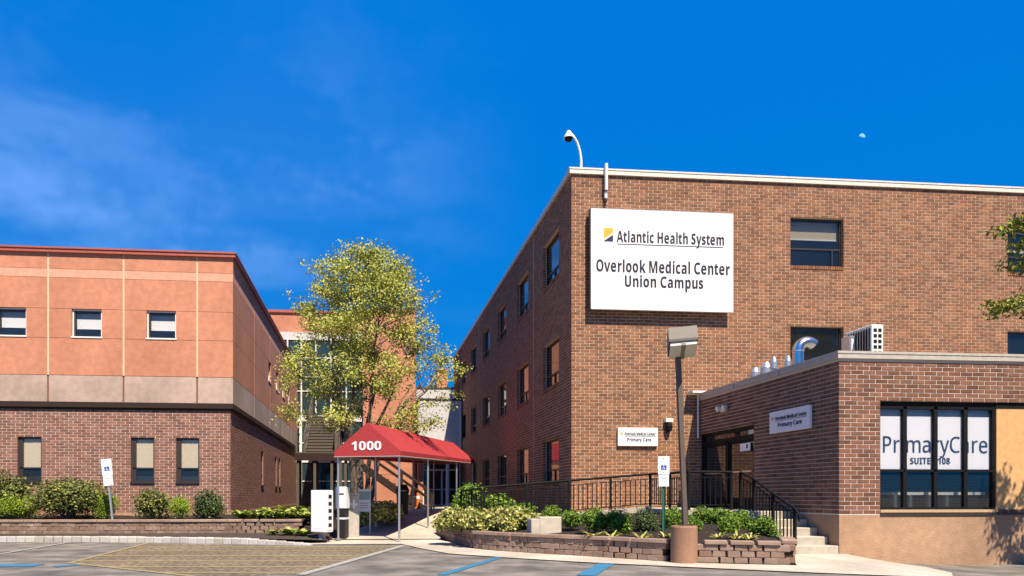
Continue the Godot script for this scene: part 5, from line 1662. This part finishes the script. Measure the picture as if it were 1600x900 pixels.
	for e in [[927, -14.9], [957, -14.8], [1003, -14.2], [1040, -14.5], [1122, -14.1], [1152, -13.8], [1172, -13.6]]:
		var p := on_front(e[0], 773, e[1]); p.y = 0.38
		plant("grass_tuft", p, [straw[rng.randi() % 2]], [M.leaf_lime], ["leaves"], Vector3.ONE * rng.randf_range(0.8, 1.0), rng.randf() * TAU, "straw yellow blade plant between the round shrubs", "plant", "yellow blade plants before the ramp")

# ---------------------------------------------------------------- sky
func sky_cover() -> ImageTexture:
	var w := 1024
	var h := 512
	var im := Image.create(w, h, false, Image.FORMAT_RGBA8)
	var n := FastNoiseLite.new()
	n.seed = 21
	n.frequency = 1.1
	n.fractal_octaves = 5
	n.domain_warp_enabled = true
	n.domain_warp_amplitude = 0.6
	n.domain_warp_frequency = 0.4
	var big := FastNoiseLite.new()
	big.seed = 5
	big.frequency = 0.16
	for j in h:
		var el := PI / 2 - PI * (j + 0.5) / h
		for i in w:
			var a := 0.0
			if el > 0.0:
				var az := TAU * (i + 0.5) / w
				var dx := sin(az)
				var dz := -cos(az)
				var r := cos(el) / (sin(el) + 0.22)
				var x := dx * r
				var z := dz * r
				var v := n.get_noise_3d(x * 1.1 + z * 0.9, 0.0, z * 1.5 - x * 0.4) * 0.5 + 0.5
				var east := wrapf(az, -PI, PI)
				var high := (el - deg_to_rad(22.0) - 0.12 * big.get_noise_2d(east * 8.0, 3.0)) / deg_to_rad(8.0)
				var m := exp(-high * high) * smoothstep(0.26, -0.2, east) * smoothstep(-1.5, -0.9, east)
				a = (0.12 + 0.88 * smoothstep(0.36, 0.74, v)) * m
			im.set_pixel(i, j, Color(1, 1, 1, clampf(a, 0, 1)))
	return ImageTexture.create_from_image(im)

func _ready():
	rng.seed = 2024
	# camera: level, lens shifted up and to the side
	var cam := Camera3D.new()
	cam.name = "camera"
	add_child(cam)
	cam.position = Vector3(0, EYE, 0)
	cam.rotation.y = -YAW
	cam.projection = Camera3D.PROJECTION_FRUSTUM
	cam.near = 0.1
	cam.far = 6000.0
	cam.size = 0.1 * 900.0 / F
	cam.frustum_offset = Vector2(0.1 * (800.0 - CX) / F, 0.1 * (HY - 450.0) / F)
	cam.current = true
	# sky
	var sm := ProceduralSkyMaterial.new()
	sm.sky_top_color = Color8(0, 91, 168)
	sm.sky_horizon_color = Color8(3, 112, 170)
	sm.sky_curve = 0.12
	sm.ground_bottom_color = Color8(120, 112, 100)
	sm.ground_horizon_color = Color8(140, 140, 140)
	sm.sky_cover = sky_cover()
	sm.sky_cover_modulate = Color(0.55, 0.6, 0.66, 0.3)
	sm.sun_angle_max = 4.0
	var sky := Sky.new()
	sky.sky_material = sm
	var env := Environment.new()
	env.background_mode = Environment.BG_SKY
	env.sky = sky
	env.tonemap_mode = Environment.TONE_MAPPER_LINEAR
	env.tonemap_exposure = 1.85
	env.sdfgi_enabled = true
	env.ssao_enabled = true
	env.ssil_enabled = true
	var we := WorldEnvironment.new()
	we.name = "environment"
	we.environment = env
	add_child(we)
	# sun, behind the camera and to the right
	var sun := DirectionalLight3D.new()
	sun.name = "sun"
	add_child(sun)
	sun.look_at_from_position(Vector3(0.27, 1.5, 1.0) * 20, Vector3.ZERO)
	sun.light_energy = 1.6
	sun.light_color = Color(1.0, 0.94, 0.85)
	sun.light_angular_distance = 0.5
	sun.shadow_enabled = true
	make_materials()
	M.picture = mat(lin(0.25, 0.38, 0.33), 0.6)
	build_ground()
	build_main()
	build_annex()
	build_wing()
	build_court()
	build_planters()
	build_entry()
	build_canopy()
	build_stair()
	build_signs()
	build_fittings()
	build_boxes()
	build_birch()
	build_street_tree()
	build_plants()
